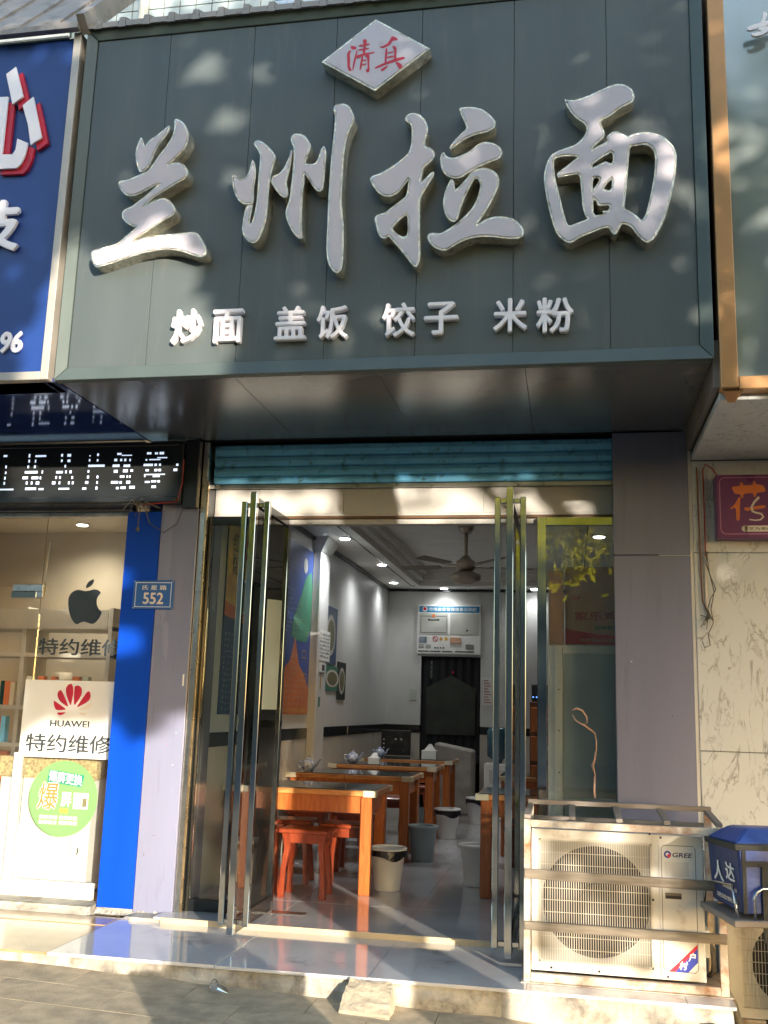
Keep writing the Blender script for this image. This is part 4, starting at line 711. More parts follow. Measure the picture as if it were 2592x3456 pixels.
MB().add([(.463, YA - .0052, .052), (.520, YA - .0052, .052), (.564, YA - .0052, .098), (.564, YA - .0052, .158)], [(0, 1, 2, 3)]).build('sticker', M('sticker_blue', (.03, .05, .35), .4), ac)
text('sticker_lettering', '村', .480, .062, .520, .100, YA - .0058, paper_m, ac, ext=.0004, bold=.03, shear=.2); text('sticker_lettering', '户', .522, .100, .556, .140, YA - .0058, paper_m, ac, ext=.0004, bold=.03, shear=.2)
for x, z in ((-.10, .03), (.12, .028), (.43, .028), (.37, .36), (.41, .641), (.36, .655)): MB().disc_y(x, YA - .006, z, .0055, n=8, t=.005).build('bolt', black_m, ac)
m = MB(); m.box(.601, .632, -.80, -.62, .10, .22); m.box(.601, .625, -.78, -.62, .50, .58); m.build('valve_cover', acw_m, ac)
MB().tube([(.632, -.70, .16), (.655, -.72, .10), (.66, -.70, .02), (.64, -.66, -.01)], .012, 8).tube([(.632, -.66, .19), (.668, -.66, .10), (.665, -.6, .0)], .009, 8).build('pipe', cable_m, ac, smooth=True)
cg = thing('steel_cage', 'rusty cream steel cage around the air conditioner with two weathered bars', 'cage', (.23, -.75, -.03))
yf0, yf1 = -.955, -.925
for x0_, x1_ in ((-.228, -.197), (.656, .692)):
    box('post', x0_, x1_, yf0, yf1, -.028, .700, rust_m, cg, .002); box('post', x0_ + (0 if x0_ < 0 else 0), x1_, -.53, -.50, -.028, .735, rust_m, cg, .002)
box('rail', -.196, .655, yf0 + .002, yf1, .665, .698, rust_m, cg, .002); box('rail', -.196, .655, yf0 + .001, yf1, -.026, .010, rust_m, cg, .002)
box('bottom_angle', -.24, .71, -.975, -.50, -.0295, -.0265, rust_m, cg)
m = MB()
for x in (-.212, .0, .22, .44, .674): m.bar((x, -.94, .712), (x, -.515, .735), .030, .018)
m.build('top_bar', cage_m, cg, bevel=.001); box('top_rail', -.228, .692, -.53, -.50, .7355, .760, cage_m, cg, .002); box('top_rail', -.196, .655, -.53, -.50, .66, .68, cage_m, cg, .002)
MB().hexa([(-.225, -.972, .431), (.645, -.972, .425), (.645, -.956, .425), (-.225, -.956, .431), (-.225, -.972, .476), (.645, -.972, .468), (.645, -.956, .468), (-.225, -.956, .476)]).build('bar', bar_m, cg, bevel=.002)
MB().hexa([(-.225, -.975, .203), (.688, -.975, .197), (.688, -.956, .197), (-.225, -.956, .203), (-.225, -.975, .240), (.688, -.975, .240), (.688, -.956, .240), (-.225, -.956, .240)]).build('bar', bar_m, cg, bevel=.002)
# second unit on the ground to the right
a2 = thing('air_conditioner', 'lower air conditioner unit at the right edge behind the delivery bag', 'air conditioner', (1.1, -.45, -.24))
y2 = -.60
m = MB(); m.box(.742, .802, y2, -.25, -.20, .30); m.box(1.30, 1.50, y2, -.25, -.20, .30); m.box(.802, 1.30, y2, -.25, -.20, -.155); m.box(.802, 1.30, y2, -.25, .26, .30); m.box(.802, 1.30, -.29, -.25, -.155, .26); m.build('casing', acw_m, a2)
MB().disc_y(1.05, y2 + .03, .05, .20, .03, n=32, t=.01).build('fan_blade', fan_m, a2); plate('shroud', [[(.803, -.154), (1.299, -.154), (1.299, .259), (.803, .259)], [(1.05 + .2 * math.cos(2 * math.pi * k / 40), .052 + .2 * math.sin(2 * math.pi * k / 40)) for k in range(40)]], y2 + .014, .004, acw_m, a2, mm=False)
m = MB()
for k in range(34): x = .806 + k * .0148; m.box(x - .0014, x + .0014, y2 - .004, y2 - .001, -.155, .262)
for k in range(9): z = -.15 + k * .051; m.box(.803, 1.30, y2 - .001, y2 + .002, z - .0015, z + .0015)
m.build('grille', acg_m, a2); box('foot', .76, .90, -.62, -.2, -.245, -.202, rust_m, a2); box('foot', 1.3, 1.45, -.62, -.2, -.245, -.202, rust_m, a2)
hose = MB().tube([(.70, -.5, -.03), (.715, -.60, -.06), (.745, -.72, -.12), (.755, -.80, -.20), (.745, -.95, -.21), (.74, -1.1, -.21)], .017, 10); tag(hose.build('drain_hose', M('grey_hose', (.30, .27, .22), .5), smooth=True), 'grey drain hose bending down beside the air conditioner cage', 'hose')
# delivery bag on the rear rack of a parked scooter
RB = Matrix.Translation((.705, -1.30, 0)) @ Matrix.Rotation(rad(11), 4, 'Z')
def rot(mb_): mb_.v = [tuple(RB @ Vector(p)) for p in mb_.v]; return mb_
bag = thing('delivery_bag', 'blue insulated delivery bag with dark straps on the scooter rack', 'delivery bag', (.9, -1.1, .385))
rot(MB().hexa([(.004, 0, .388), (.46, 0, .388), (.46, .38, .388), (.004, .38, .388), (-.012, -.004, .655), (.47, -.004, .655), (.47, .384, .640), (-.012, .384, .64)])).build('side_shell', navy_m, bag, bevel=.008)
rot(MB().hexa([(.010, -.006, .395), (.45, -.006, .395), (.45, -.001, .395), (.010, -.001, .395), (-.004, -.012, .650), (.46, -.012, .650), (.46, -.005, .650), (-.004, -.005, .65)])).build('front_panel', blufab_m, bag)
rot(MB().hexa([(-.022, -.014, .648), (.48, -.014, .648), (.48, .395, .635), (-.022, .395, .635), (-.028, -.012, .676), (.48, -.012, .676), (.48, .39, .66), (-.028, .39, .66)])).build('lid_rim', strap_m, bag, bevel=.004)
rot(MB().hexa([(-.02, -.006, .6765), (.475, -.006, .6765), (.475, .385, .661), (-.02, .385, .661), (.06, .08, .735), (.41, .08, .735), (.41, .30, .725), (.06, .30, .725)])).build('lid', blufab_m, bag, bevel=.01)
rot(MB().box(.085, .110, -.022, -.0125, .28, .60)).build('strap', strap_m, bag); rot(MB().box(.0, .46, -.020, -.0125, .585, .608)).build('strap', strap_m, bag)
rot(MB().hexa([(.07, -.026, .60), (.10, -.026, .60), (.10, -.021, .60), (.07, -.021, .60), (.16, -.026, .54), (.20, -.026, .55), (.20, -.021, .55), (.16, -.021, .54)])).build('strap', strap_m, bag)
rot(MB().box(.004, .020, -.018, -.0125, .395, .65)).build('piping', strap_m, bag)
def sidetext(s, y0, y1, z0, z1, mat, name, x=-.0095):
    o = text(name, s, 0, 0, 1, 1, 0, mat, bag, ext=.0008, bold=.02); g = ORG[bag.name]
    for v in o.data.vertices:
        p = v.co + g; u, w, q = p.x, p.z, p.y
        v.co = (RB @ Vector((x + q - (z0 + w * (z1 - z0) - .39) * .055 + .006, y0 + (y1 - y0) * u, z0 + w * (z1 - z0)))) - g
sidetext('人', .31, .18, .485, .575, paper_m, 'side_lettering'); sidetext('达', .15, .04, .510, .585, paper_m, 'side_lettering'); sidetext('imdada.cn', .20, .03, .470, .490, cream_m, 'side_lettering'); sidetext('达达快送', .29, .03, .418, .438, cream_m, 'side_lettering')
m = MB(); m.tube([(.15, -.0, 0), (.16, 0, 0)], .001, 4) if False else None
text_o = text('front_lettering', '达', 0, 0, 1, 1, 0, paper_m, bag, ext=.0008, bold=.02); g = ORG[bag.name]
for v in text_o.data.vertices:
    p = v.co + g; v.co = (RB @ Vector((.155 + p.x * .15, -.0135 + p.y * .3, .43 + p.z * .12))) - g
scn = thing('scooter', 'rear rack and tail of a parked delivery scooter at the right edge', 'scooter', (1.1, -1.2, -.24))
m = rot(MB().box(-.05, .47, -.05, .40, .345, .372)); m.build('rack_plate', cage_m, scn, bevel=.004)
m = MB(); m.tube([(.045, -.032, .37), (.045, -.035, .46), (.055, -.035, .485), (.08, -.035, .50), (.45, -.035, .50)], .0065, 8); m.tube([(-.035, .38, .37), (-.03, .37, .46), (-.025, .30, .475), (-.02, .05, .50), (-.02, .02, .44), (-.015, .0, .37)], .006, 8); rot(m).build('rack_tube', tubemetal_m, scn, smooth=True)
m = MB(); m.tube([(.25, .05, .345), (.40, .15, .15), (.55, .18, .0)], .014, 8); m.tube([(.25, .33, .345), (.42, .25, .15), (.55, .22, .0)], .014, 8); rot(m).build('support', black_m, scn, smooth=True)
cw = RB @ Vector((.62, .2, 0)); zr = -.02
tq = MB()
for k in range(24):
    a = 2 * math.pi * k / 24; ring_ = [((.19 + .045 * math.cos(b)), .04 * math.sin(b)) for b in [2 * math.pi * j / 10 for j in range(10)]]
    tq.v += [(cw.x + r * math.cos(a), cw.y + o_, zr + r * math.sin(a)) for r, o_ in ring_]
tq.f += [(10 * k + j, 10 * k + (j + 1) % 10, 10 * ((k + 1) % 24) + (j + 1) % 10, 10 * ((k + 1) % 24) + j) for k in range(24) for j in range(10)]
wh = tq.build('wheel', black_m, scn, smooth=True); MB().disc_y(cw.x, cw.y - .03, zr, .15, .03, t=.06).build('rim', tubemetal_m, wh)
rot(MB().hexa([(.48, .08, .25), (1.3, .08, .22), (1.3, .32, .22), (.48, .32, .25), (.48, .10, .42), (1.3, .10, .46), (1.3, .30, .46), (.48, .30, .42)])).build('body', navy_m, scn, bevel=.03); rot(MB().box(.6, 1.25, .09, .31, .47, .54)).build('seat', black_m, scn, bevel=.025)

# ================================================================ loose things on the ground
def lump(name, mat, label, cat, pts, jitter, seed):
    r = random.Random(seed); me = bpy.data.meshes.new(name); bm = bmesh.new()
    for p in pts: bm.verts.new(p)
    bmesh.ops.convex_hull(bm, input=bm.verts); bm.verts.ensure_lookup_table(); bmesh.ops.triangulate(bm, faces=bm.faces[:]); bmesh.ops.subdivide_edges(bm, edges=bm.edges[:], cuts=3, use_grid_fill=True)
    for v in bm.verts: v.co += Vector((r.uniform(-1, 1), r.uniform(-1, 1), r.uniform(-1, 1))) * jitter
    bm.to_mesh(me); bm.free(); return tag(link(name, me, mat), label, cat)
zb = pz(-.93)
lump('concrete_block', brick_m, 'chipped concrete block wedge leaning against the platform edge', 'block', [(-1.03, -1.31, zb), (-.80, -1.32, zb), (-.80, -1.12, zb), (-1.03, -1.12, zb), (-1.03, -1.30, zb + .035), (-.80, -1.31, zb + .03), (-1.02, -1.13, zb + .13), (-.82, -1.13, zb + .125), (-.81, -1.20, zb + .09), (-1.025, -1.2, zb + .095)], .0035, 3)
lump('stone', stone_m, 'pale broken stone lying at the right end of the platform', 'stone', [(.50, -1.30, -.21), (.70, -1.32, -.21), (.68, -1.13, -.21), (.52, -1.13, -.21), (.55, -1.22, -.10), (.66, -1.20, -.08), (.69, -1.14, -.12)], .006, 5)
for i, (x, y, s_) in enumerate(((.80, -1.05, .05), (.92, -.95, .06), (.85, -.85, .04), (1.0, -1.1, .05))):
    lump('rubble', stone_m, ('small rubble lump nearest the platform corner', 'larger rubble lump in front of the lower air conditioner', 'small rubble lump at the foot of the lower air conditioner', 'rubble lump at the right edge of the ground')[i], 'stone', [(x + s_ * math.cos(a) * q, y + s_ * math.sin(a) * q, -.225 + h) for a, q, h in [(0, 1, 0), (1.3, .9, 0), (2.6, 1, 0), (4, .8, 0), (5.2, 1, 0), (.6, .6, s_ * .9), (3, .5, s_), (4.6, .5, s_ * .7)]], .004, 20 + i)
cp = thing('plastic_cup', 'crushed clear plastic cup on the pavement below the step', 'cup', (-1.62, -1.22, pz(-1.62)))
zc = pz(-1.62) + .035
m = MB(); prev = None
for j in range(6):
    t = j / 5; cx_, cy_ = -1.655 + .075 * t, -1.20 - .035 * t; r_ = .034 - .012 * t
    m.v += [(cx_ + .3 * r_ * math.cos(a), cy_ + r_ * math.cos(a) * .9, zc - (.034 - r_) + r_ * math.sin(a) * (.85 + .1 * math.sin(3 * a + j))) for a in [2 * math.pi * k / 18 for k in range(18)]]
m.f += [(18 * j + k, 18 * j + (k + 1) % 18, 18 * j + 18 + (k + 1) % 18, 18 * j + 18 + k) for j in range(5) for k in range(18)]
m.build('cup_wall', cup_m, cp, smooth=True); m = MB(); m.tube([(-1.655 + .3 * .035 * math.cos(a), -1.20 + .035 * .9 * math.cos(a), zc + .035 * math.sin(a)) for a in [2 * math.pi * k / 20 for k in range(21)]], .0022, 5); m.build('rim', cup_m, cp)
def scatter_leaf(i):
    x = random.uniform(-3, .4); y = random.uniform(-1.9, -1.2); s_ = random.uniform(.015, .028); a = random.uniform(0, 6); z = pz(x) + .004
    P = [(x + s_ * math.cos(a), y + s_ * math.sin(a), z), (x + s_ * .5 * math.cos(a + 1.6), y + s_ * .5 * math.sin(a + 1.6), z + .004), (x - s_ * math.cos(a), y - s_ * math.sin(a), z), (x - s_ * .5 * math.cos(a + 1.6), y - s_ * .5 * math.sin(a + 1.6), z + .003)]
    return P
lf = MB()
for i in range(46): lf.add(scatter_leaf(i), [(0, 1, 2, 3)])
o = lf.build('leaf_litter', stain_m); tag(o, 'tiny dry leaf bits scattered over the pavement', 'leaves', kind='stuff')
# ================================================================ inside the noodle shop
def leg_curve(x, y, h, s=1.0, outx=0, outy=0):
    m = MB(); prof = [(0, .020), (.06, .017), (.18, .016), (.30, .018), (.38, .024), (h, .026)]
    L = []
    for z, w in prof:
        k = (.012 * math.sin(z / h * 6.0) + (.012 if z < .05 else 0)); ox, oy = outx * k, outy * k
        L += [(x + ox - w, y + oy - w, z), (x + ox + w, y + oy - w, z), (x + ox + w, y + oy + w, z), (x + ox - w, y + oy + w, z)]
    n = len(prof); m.add(L, [(4 * i + k, 4 * i + (k + 1) % 4, 4 * i + 4 + (k + 1) % 4, 4 * i + 4 + k) for i in range(n - 1) for k in range(4)] + [(3, 2, 1, 0), tuple(4 * n - 4 + k for k in range(4))]); return m
def make_stool(loc):
    t = thing('stool', 'x', 'stool', loc, 'red wooden stools at the tables'); X, Y = loc[0], loc[1]
    box('seat', X - .165, X + .165, Y - .125, Y + .125, .395, .422, stool_m, t, .006)
    for sx in (-1, 1):
        for sy in (-1, 1): m = leg_curve(X + sx * .125, Y + sy * .085, .392, 1, sx, sy); m.build('leg', stool_m, t, bevel=.003)
    for sy in (-1, 1): MB().box(X - .10, X + .10, Y + sy * .085 - .010, Y + sy * .085 + .010, .335, .394).build('apron', stool_m, t)
    for sx in (-1, 1): MB().box(X + sx * .125 - .010, X + sx * .125 + .010, Y - .06, Y + .06, .335, .394).build('apron', stool_m, t)
    return t
def make_table(loc, w):
    """loc = right front foot corner of the table"""
    t = thing('table', 'x', 'table', loc, 'wooden dining tables'); X1, Y0 = loc[0], loc[1]; X0 = X1 - w; D = .62
    for x0_, x1_ in ((X0, X0 + w * .47), (X0 + w * .47 + .003, X1)): box('top_board', x0_ + .001, x1_, Y0, Y0 + D, .625, .660, woodtop_m, t, .003)
    box('glass_top', X0 + .02, X1 - .02, Y0 + .02, Y0 + D - .02, .6605, .666, tabtop_m, t)
    for a, b in ((X0 - .004, X0 + .085), (X1 - .085, X1 + .004)):
        for c, d in ((Y0 - .004, Y0 + .06), (Y0 + D - .06, Y0 + D + .004)): box('corner_cap', a, b, c, d, .622, .6625, corner_m, t, .002)
    for a in (X0 + .03, X1 - .105):
        for c in (Y0 + .02, Y0 + D - .095): box('leg', a, a + .075, c, c + .075, 0, .624, wood_m, t, .006)
    for c in (Y0 + .035, Y0 + D - .06): box('apron', X0 + .106, X1 - .106, c, c + .025, .515, .624, wood_m, t)
    for a in (X0 + .05, X1 - .075): box('apron', a, a + .025, Y0 + .096, Y0 + D - .096, .515, .624, wood_m, t)
    return t
t1 = make_table((-1.275, .72, 0), 1.06); t1['label'] = 'sunlit wooden table nearest the door, left row'
ys = [2.28, 3.76, 5.10]; lab = ['second wooden table from the door, left row', 'third wooden table from the door, left row', 'wooden table farthest from the door, left row']
for y, l_ in zip(ys, lab): copy_tree(t1, (-1.275, y, 0), None, l_)
t2 = make_table((.07, .90, 0), .70); t2['label'] = 'short wooden table behind the right glass door'
copy_tree(t2, (.07, 2.9, 0), None, 'second short wooden table in the right row')
st0 = make_stool((-1.70, .62, 0)); st0['label'] = 'sunlit red stool nearest the door, in front of the left table'
sp = [(-2.05, .60, .1, 'red stool beside the left wall in front of the nearest table'), (-1.52, 1.02, .0, 'red stool tucked under the nearest table beside its right leg'), (-1.95, 1.12, .05, 'red stool tucked under the nearest table at its middle'),
      (-1.60, 1.75, 0, 'red stool between the first and second left tables, right one'), (-2.0, 1.78, .08, 'red stool between the first and second left tables, left one'), (-1.6, 3.2, 0, 'red stool between the second and third left tables, right one'), (-2.0, 3.2, 0, 'red stool between the second and third left tables, left one'), (-1.62, 4.75, 0, 'red stool between the third and fourth left tables')]
for x, y, a, l_ in sp: copy_tree(st0, (x, y, 0), a, l_)
for x, y, a, l_ in ((-.30, 1.20, .1, 'red stool under the short right table'), (-.3, 2.45, 0, 'red stool between the two right tables')): copy_tree(st0, (x, y, 0), a, l_)
def make_bin(name, loc, mat, label, liner=True, s=1.0):
    t = thing(name, label, 'bin', loc, 'waste bins by the tables'); x, y, z = loc
    MB().lathe([(.085 * s, 0), (.088 * s, .005), (.118 * s, .26 * s), (.121 * s, .262 * s), (.115 * s, .263 * s), (.085 * s, .02)], loc, 28).build('bucket', mat, t, smooth=True)
    MB().lathe([(.119 * s, .258 * s), (.130 * s, .262 * s), (.131 * s, .275 * s), (.120 * s, .279 * s), (.112 * s, .27 * s), (.112 * s, .262 * s)], loc, 28).build('rim', mat if not liner else bin_m, t, smooth=True)
    if liner:
        m = MB(); n = 28
        for r_, zz in ((.124 * s, .276 * s), (.1305 * s, .262 * s), (.128 * s, .225 * s)):
            m.v += [(x + r_ * math.cos(a), y + r_ * math.sin(a), z + zz - (.03 * s * max(0, math.sin(2.5 * a + 1)) if zz < .24 * s else 0)) for a in [2 * math.pi * k / n for k in range(n)]]
        m.f += [(n * j + k, n * j + n + k, n * j + n + (k + 1) % n, n * j + (k + 1) % n) for j in range(2) for k in range(n)]
        m.build('liner', bag_m, t, smooth=True)
    MB().lathe([(.02, .24 * s), (.115 * s, .245 * s)], loc, 20).build('bag', bag_m, t)
    return t
make_bin('waste_bin', (-1.235, 1.02, 0), bin_m, 'cream waste bin with a black liner behind the nearest table leg')
make_bin('waste_bin', (-.665, 1.40, 0), bin_m, 'cream waste bin beside the short right table', False)
make_bin('waste_bin', (-1.20, 2.42, 0), bin2_m, 'grey-blue waste bin beside the second left table', False)
make_bin('waste_bin', (-1.18, 3.95, 0), bin_m, 'waste bin with black liner beside the third left table')
make_bin('waste_bin', (-1.02, 5.35, 0), bin_m, 'waste bin with black liner beside the farthest left table')
def make_pot(loc, label, s=1.0, rz=0):
    t = thing('teapot', label, 'teapot', loc, 'blue and white teapots on the tables'); x, y, z = loc
    MB().lathe([(.03 * s, 0), (.046 * s, .01 * s), (.058 * s, .04 * s), (.055 * s, .07 * s), (.04 * s, .09 * s), (.028 * s, .096 * s)], loc, 20).build('body', porc_m, t, smooth=True)
    MB().lathe([(.03 * s, .096 * s), (.026 * s, .106 * s), (.008 * s, .112 * s), (.006 * s, .118 * s), (.010 * s, .124 * s), (.004 * s, .130 * s)], loc, 14).build('lid', porc_m, t, smooth=True)
    MB().tube([(x + .05 * s, y, z + .04 * s), (x + .075 * s, y, z + .06 * s), (x + .088 * s, y, z + .09 * s), (x + .102 * s, y, z + .102 * s)], [.014 * s, .010 * s, .008 * s, .007 * s], 8).build('spout', porc_m, t, smooth=True)
    MB().tube([(x - .05 * s, y, z + .075 * s), (x - .08 * s, y, z + .08 * s), (x - .09 * s, y, z + .055 * s), (x - .075 * s, y, z + .03 * s), (x - .054 * s, y, z + .025 * s)], .006 * s, 7).build('handle', porc_m, t, smooth=True)
    t.rotation_euler.z = rz
    return t
make_pot((-2.18, 2.42, .666), 'blue and white teapot on the second left table'); make_pot((-2.12, 3.90, .666), 'blue and white teapot on the third left table'); make_pot((-2.10, 5.22, .666), 'blue and white teapot on the farthest left table')
make_pot((-2.24, .95, .666), 'blue and white teapot on the nearest table behind the left glass')
bt = MB().lathe([(.035, 0), (.035, .15), (.014, .19), (.012, .24)], (-2.20, .86, .666), 14); tag(bt.build('bottle', M('green_bottle', (.10, .16, .14), .2), smooth=True), 'tall grey-green bottle on the nearest table behind the left glass', 'bottle')
def tissue(loc, label, s=1.0):
    t = thing('tissue_box', label, 'tissue box', loc); x, y, z = loc
    box('carton', x - .055 * s, x + .055 * s, y - .05 * s, y + .05 * s, z, z + .065 * s, paper_m, t, .004); MB().hexa([(x - .04 * s, y - .03, z + .066 * s), (x + .04 * s, y - .03, z + .066 * s), (x + .04 * s, y + .03, z + .066 * s), (x - .04 * s, y + .03, z + .066 * s), (x - .008, y - .01, z + .11 * s), (x + .012, y - .01, z + .10 * s), (x + .02, y + .01, z + .11 * s), (x - .01, y + .01, z + .105 * s)]).build('tissue', paper_m, t)
tissue((-1.90, 3.88, .666), 'white tissue box on the third left table'); tissue((-1.55, 5.3, .666), 'white tissue box on the farthest left table', 1.5)
# ceiling fan
fx, fy = -.98, 3.40
fn = thing('ceiling_fan', 'bronze ceiling fan with a round lamp hanging from the ceiling tray', 'fan', (fx, fy, 2.45))
MB().lathe([(.02, .42), (.05, .42), (.075, .46), (.075, .50)], (fx, fy, 2.45), 20).build('canopy', fanmetal_m, fn, smooth=True); MB().tube([(fx, fy, 2.60), (fx, fy, 2.90)], .018, 10).build('rod', fanmetal_m, fn, smooth=True)
MB().lathe([(.05, .06), (.088, .075), (.090, .15), (.06, .165), (.03, .20)], (fx, fy, 2.45), 24).build('motor', fanmetal_m, fn, smooth=True); MB().lathe([(.05, -.06), (.085, -.05), (.135, -.035), (.145, -.01), (.14, .02), (.06, .058)], (fx, fy, 2.45), 24).build('lamp_bowl', fanmetal_m, fn, smooth=True)
for k in range(5):
    a = rad(20 + 72 * k); d = Vector((math.cos(a), math.sin(a), 0)); r = Vector((-d.y, d.x, 0)); z = Vector((0, 0, 1)); p0 = Vector((fx, fy, 2.545)) + d * .09; p1 = p0 + d * .16; p2 = p0 + d * .56
    bl = MB().hexa([p1 - r * .05, p1 + r * .05 + z * .012, p2 + r * .06 + z * .016, p2 - r * .06, p1 - r * .05 + z * .008, p1 + r * .05 + z * .02, p2 + r * .06 + z * .024, p2 - r * .06 + z * .008]).build('blade', blade_m, fn, bevel=.003)
    MB().bar(p0, p1 + d * .03, .03, .006).build('blade_bracket', fanmetal_m, bl)
# downlights: ring + glowing disc + the light it gives
def downlight(x, y, z, label, e=6.0, col=(.95, .98, 1.0), spot=True):
    t = thing('downlight', label, 'ceiling light', (x, y, z - .012), 'recessed downlights')
    MB().lathe([(.062, 0), (.062, .0115), (.05, .0115), (.05, .002)], (x, y, z - .012), 24).build('ring', paper_m, t); MB().lathe([(.046, -.005), (.048, -.0006)], (x, y, z - .012), 24).build('diffuser', lamp_m, t)
    l_ = bpy.data.lights.new('lamp_light', 'SPOT'); l_.energy = e; l_.color = col; l_.spot_size = rad(150); l_.spot_blend = 1.0; l_.shadow_soft_size = .04
    o = bpy.data.objects.new('lamp_light', l_); C.objects.link(o); o.parent = t; o.location = (0, 0, -.02)
downlight(-2.06, 2.93, 2.75, 'lit downlight above the menu board on the left wall', 12); downlight(-2.16, 6.15, 2.75, 'lit downlight in the far left ceiling corner', 3); downlight(-1.60, 6.70, 2.75, 'lit downlight above the notice board', 2.4); downlight(.25, 2.86, 2.75, 'lit downlight over the fridge on the right', 13); downlight(-.45, 6.70, 2.75, 'lit downlight on the back ceiling border at the right', 2.4)
downlight(-2.02, 4.6, 2.75, 'dim downlight in the middle of the left ceiling border', 6.0)
downlight(-4.45, 2.45, 2.80, 'lit downlight in the phone shop ceiling', 14, (1, .9, .72)); downlight(-4.02, 2.0, 2.80, 'lit downlight near the blue corner panel in the phone shop', 14, (1, .9, .72))
# boards and posters
nb = thing('notice_board', 'white public notice board with a blue title strip above the kitchen door', 'notice board', (-1.545, 6.85, 1.91))
yb = 6.845
box('board', -1.955, -1.137, yb, 6.868, 1.913, 2.545, paper_m, nb, .003); box('title_strip', -1.935, -1.155, yb - .003, yb - .0005, 2.447, 2.525, noticeb_m, nb)
text('title_lettering', '市场监督管理信息公示栏', -1.81, 2.463, -1.19, 2.508, yb - .004, paper_m, nb, ext=.0008, bold=.02)
MB().disc_y(-1.862, yb - .0045, 2.486, .034, n=20, t=.001).build('crest_disc', paper_m, nb); MB().disc_y(-1.862, yb - .0058, 2.49, .022, n=16, t=.001).build('crest', red_m, nb)
for x0_, x1_ in ((-1.93, -1.56), (-1.53, -1.16)):
    f = box('certificate', x0_, x1_, yb - .004, yb - .0005, 2.165, 2.432, M('certificate', (.50, .50, .44), .4), nb)
    if x0_ < -1.6:
        ribbon([(x0_ + .02, 2.185), (x1_ - .02, 2.185), (x1_ - .02, 2.395), (x0_ + .02, 2.395), (x0_ + .02, 2.185)], .008, yb - .0048).build('certificate_border', ink_m, f); MB().disc_y(-1.745, yb - .0062, 2.40, .022, n=14, t=.001).build('seal', orprint_m, f); text('certificate_lettering', '营业执照', -1.82, 2.335, -1.67, 2.362, yb - .0052, ink_m, f, ext=.0006, bold=.02)
    else: MB().disc_y(-1.31, yb - .0055, 2.215, .014, n=12, t=.001).build('seal', ink_m, f)
MB().disc_y(-1.72, yb - .003, 2.105, .036, .028, n=20, t=.001).build('no_smoking_ring', red_m, nb); MB().bar((-1.745, yb - .004, 2.13), (-1.695, yb - .004, 2.08), .002, .008, up=(0, 0, 1)).build('no_smoking_bar', red_m, nb)
for x, mt in ((-1.645, menu_ot_m), (-1.58, menu_y_m)): MB().disc_y(x, yb - .003, 2.105, .022, n=16, t=.001).build('badge', mt, nb)
box('card', -1.53, -1.39, yb - .01, yb - .001, 2.05, 2.125, card_m, nb); box('picture', -1.93, -1.83, yb - .004, yb - .001, 2.05, 2.13, M('picture_blue', (.20, .23, .28), .5, var=.5, scale=20), nb)
m = MB()
for k in range(3):
    for x0_, x1_ in ((-1.935, -1.865), (-1.845, -1.775)): m.box(x0_, x1_, yb - .002, yb - .0008, 2.02 - .018 * k, 2.026 - .018 * k)
for x0_, x1_ in ((-1.94, -1.80), (-1.79, -1.65), (-1.63, -1.5), (-1.46, -1.22)): m.box(x0_, x1_, yb - .002, yb - .0008, 1.938, 1.952)
for k in range(5): m.box(-1.33, -1.22, yb - .002, yb - .0008, 1.975 + .014 * k, 1.980 + .014 * k)
for k in range(4): m.box(-1.73 + k * .036, -1.71 + k * .036, yb - .002, yb - .0008, 1.98, 2.0)
m.build('small_print', ink_m, nb)
dc = thing('door_curtain', 'dark printed curtain hanging in the kitchen doorway', 'curtain', (-1.515, 6.9, .5))
m = MB(); n = 40
for i in range(n + 1):
    x = -1.895 + .755 * i / n; y = 6.93 + .012 * math.sin(i * 1.1) + .006 * math.sin(i * 2.7); m.v += [(x, y, .55 + .02 * math.sin(i * .5)), (x, y - .004, 1.88)]
m.f += [(2 * i, 2 * i + 2, 2 * i + 3, 2 * i + 1) for i in range(n)]; m.build('cloth', curtain_m, dc, smooth=True)
plate('roof_motif', [[(-1840, 1480), (-1800, 1500), (-1560, 1625), (-1515, 1650), (-1470, 1625), (-1230, 1500), (-1180, 1480), (-1200, 1440), (-1200, 900), (-1830, 900), (-1830, 1440)]], 6.905, .001, curtain2_m, dc)
text('lettering', '\n'.join('美味面馆'), -1.785, 1.60, -1.755, 1.83, 6.905, M('curtain_text', (.25, .25, .23), .8), dc, ext=.0005); MB().disc_y(-1.49, 6.900, 1.685, .016, n=12, t=.001).build('motif_dot', red_m, dc)
ap = thing('picture_frame', 'dark framed photo of two headlights like glints leaning on the back wall', 'picture', (-2.15, 6.6, .66)); ap['label'] = 'black framed dark picture standing at the far left corner'
box('frame', -2.335, -1.965, 6.55, 6.58, .64, .945, black_m, ap, .006); box('picture', -2.26, -1.985, 6.545, 6.5495, .68, .915, M('dark_picture', (.03, .033, .035), .25, var=.5, scale=14), ap)
for x in (-2.15, -2.08): MB().disc_y(x, 6.540, .835, .012, n=10, t=.003).build('glint', paper_m, ap)
for k in range(3): box('side_print', -2.31, -2.29, 6.545, 6.5495, .72 + .05 * k, .735 + .05 * k, paper_m, ap)
sk = thing('covered_counter', 'pale cloth covered counter in front of the kitchen doorway', 'counter', (-1.38, 6.4, 0))
MB().hexa([(-1.62, 6.2, 0), (-1.16, 6.2, 0), (-1.16, 6.6, 0), (-1.62, 6.6, 0), (-1.62, 6.2, .82), (-1.16, 6.2, .74), (-1.16, 6.6, .74), (-1.62, 6.6, .82)]).build('cloth_body', M('grey_cloth', (.36, .33, .29), .8, var=.2, scale=6, bump=.4, bscale=8), sk, bevel=.02)
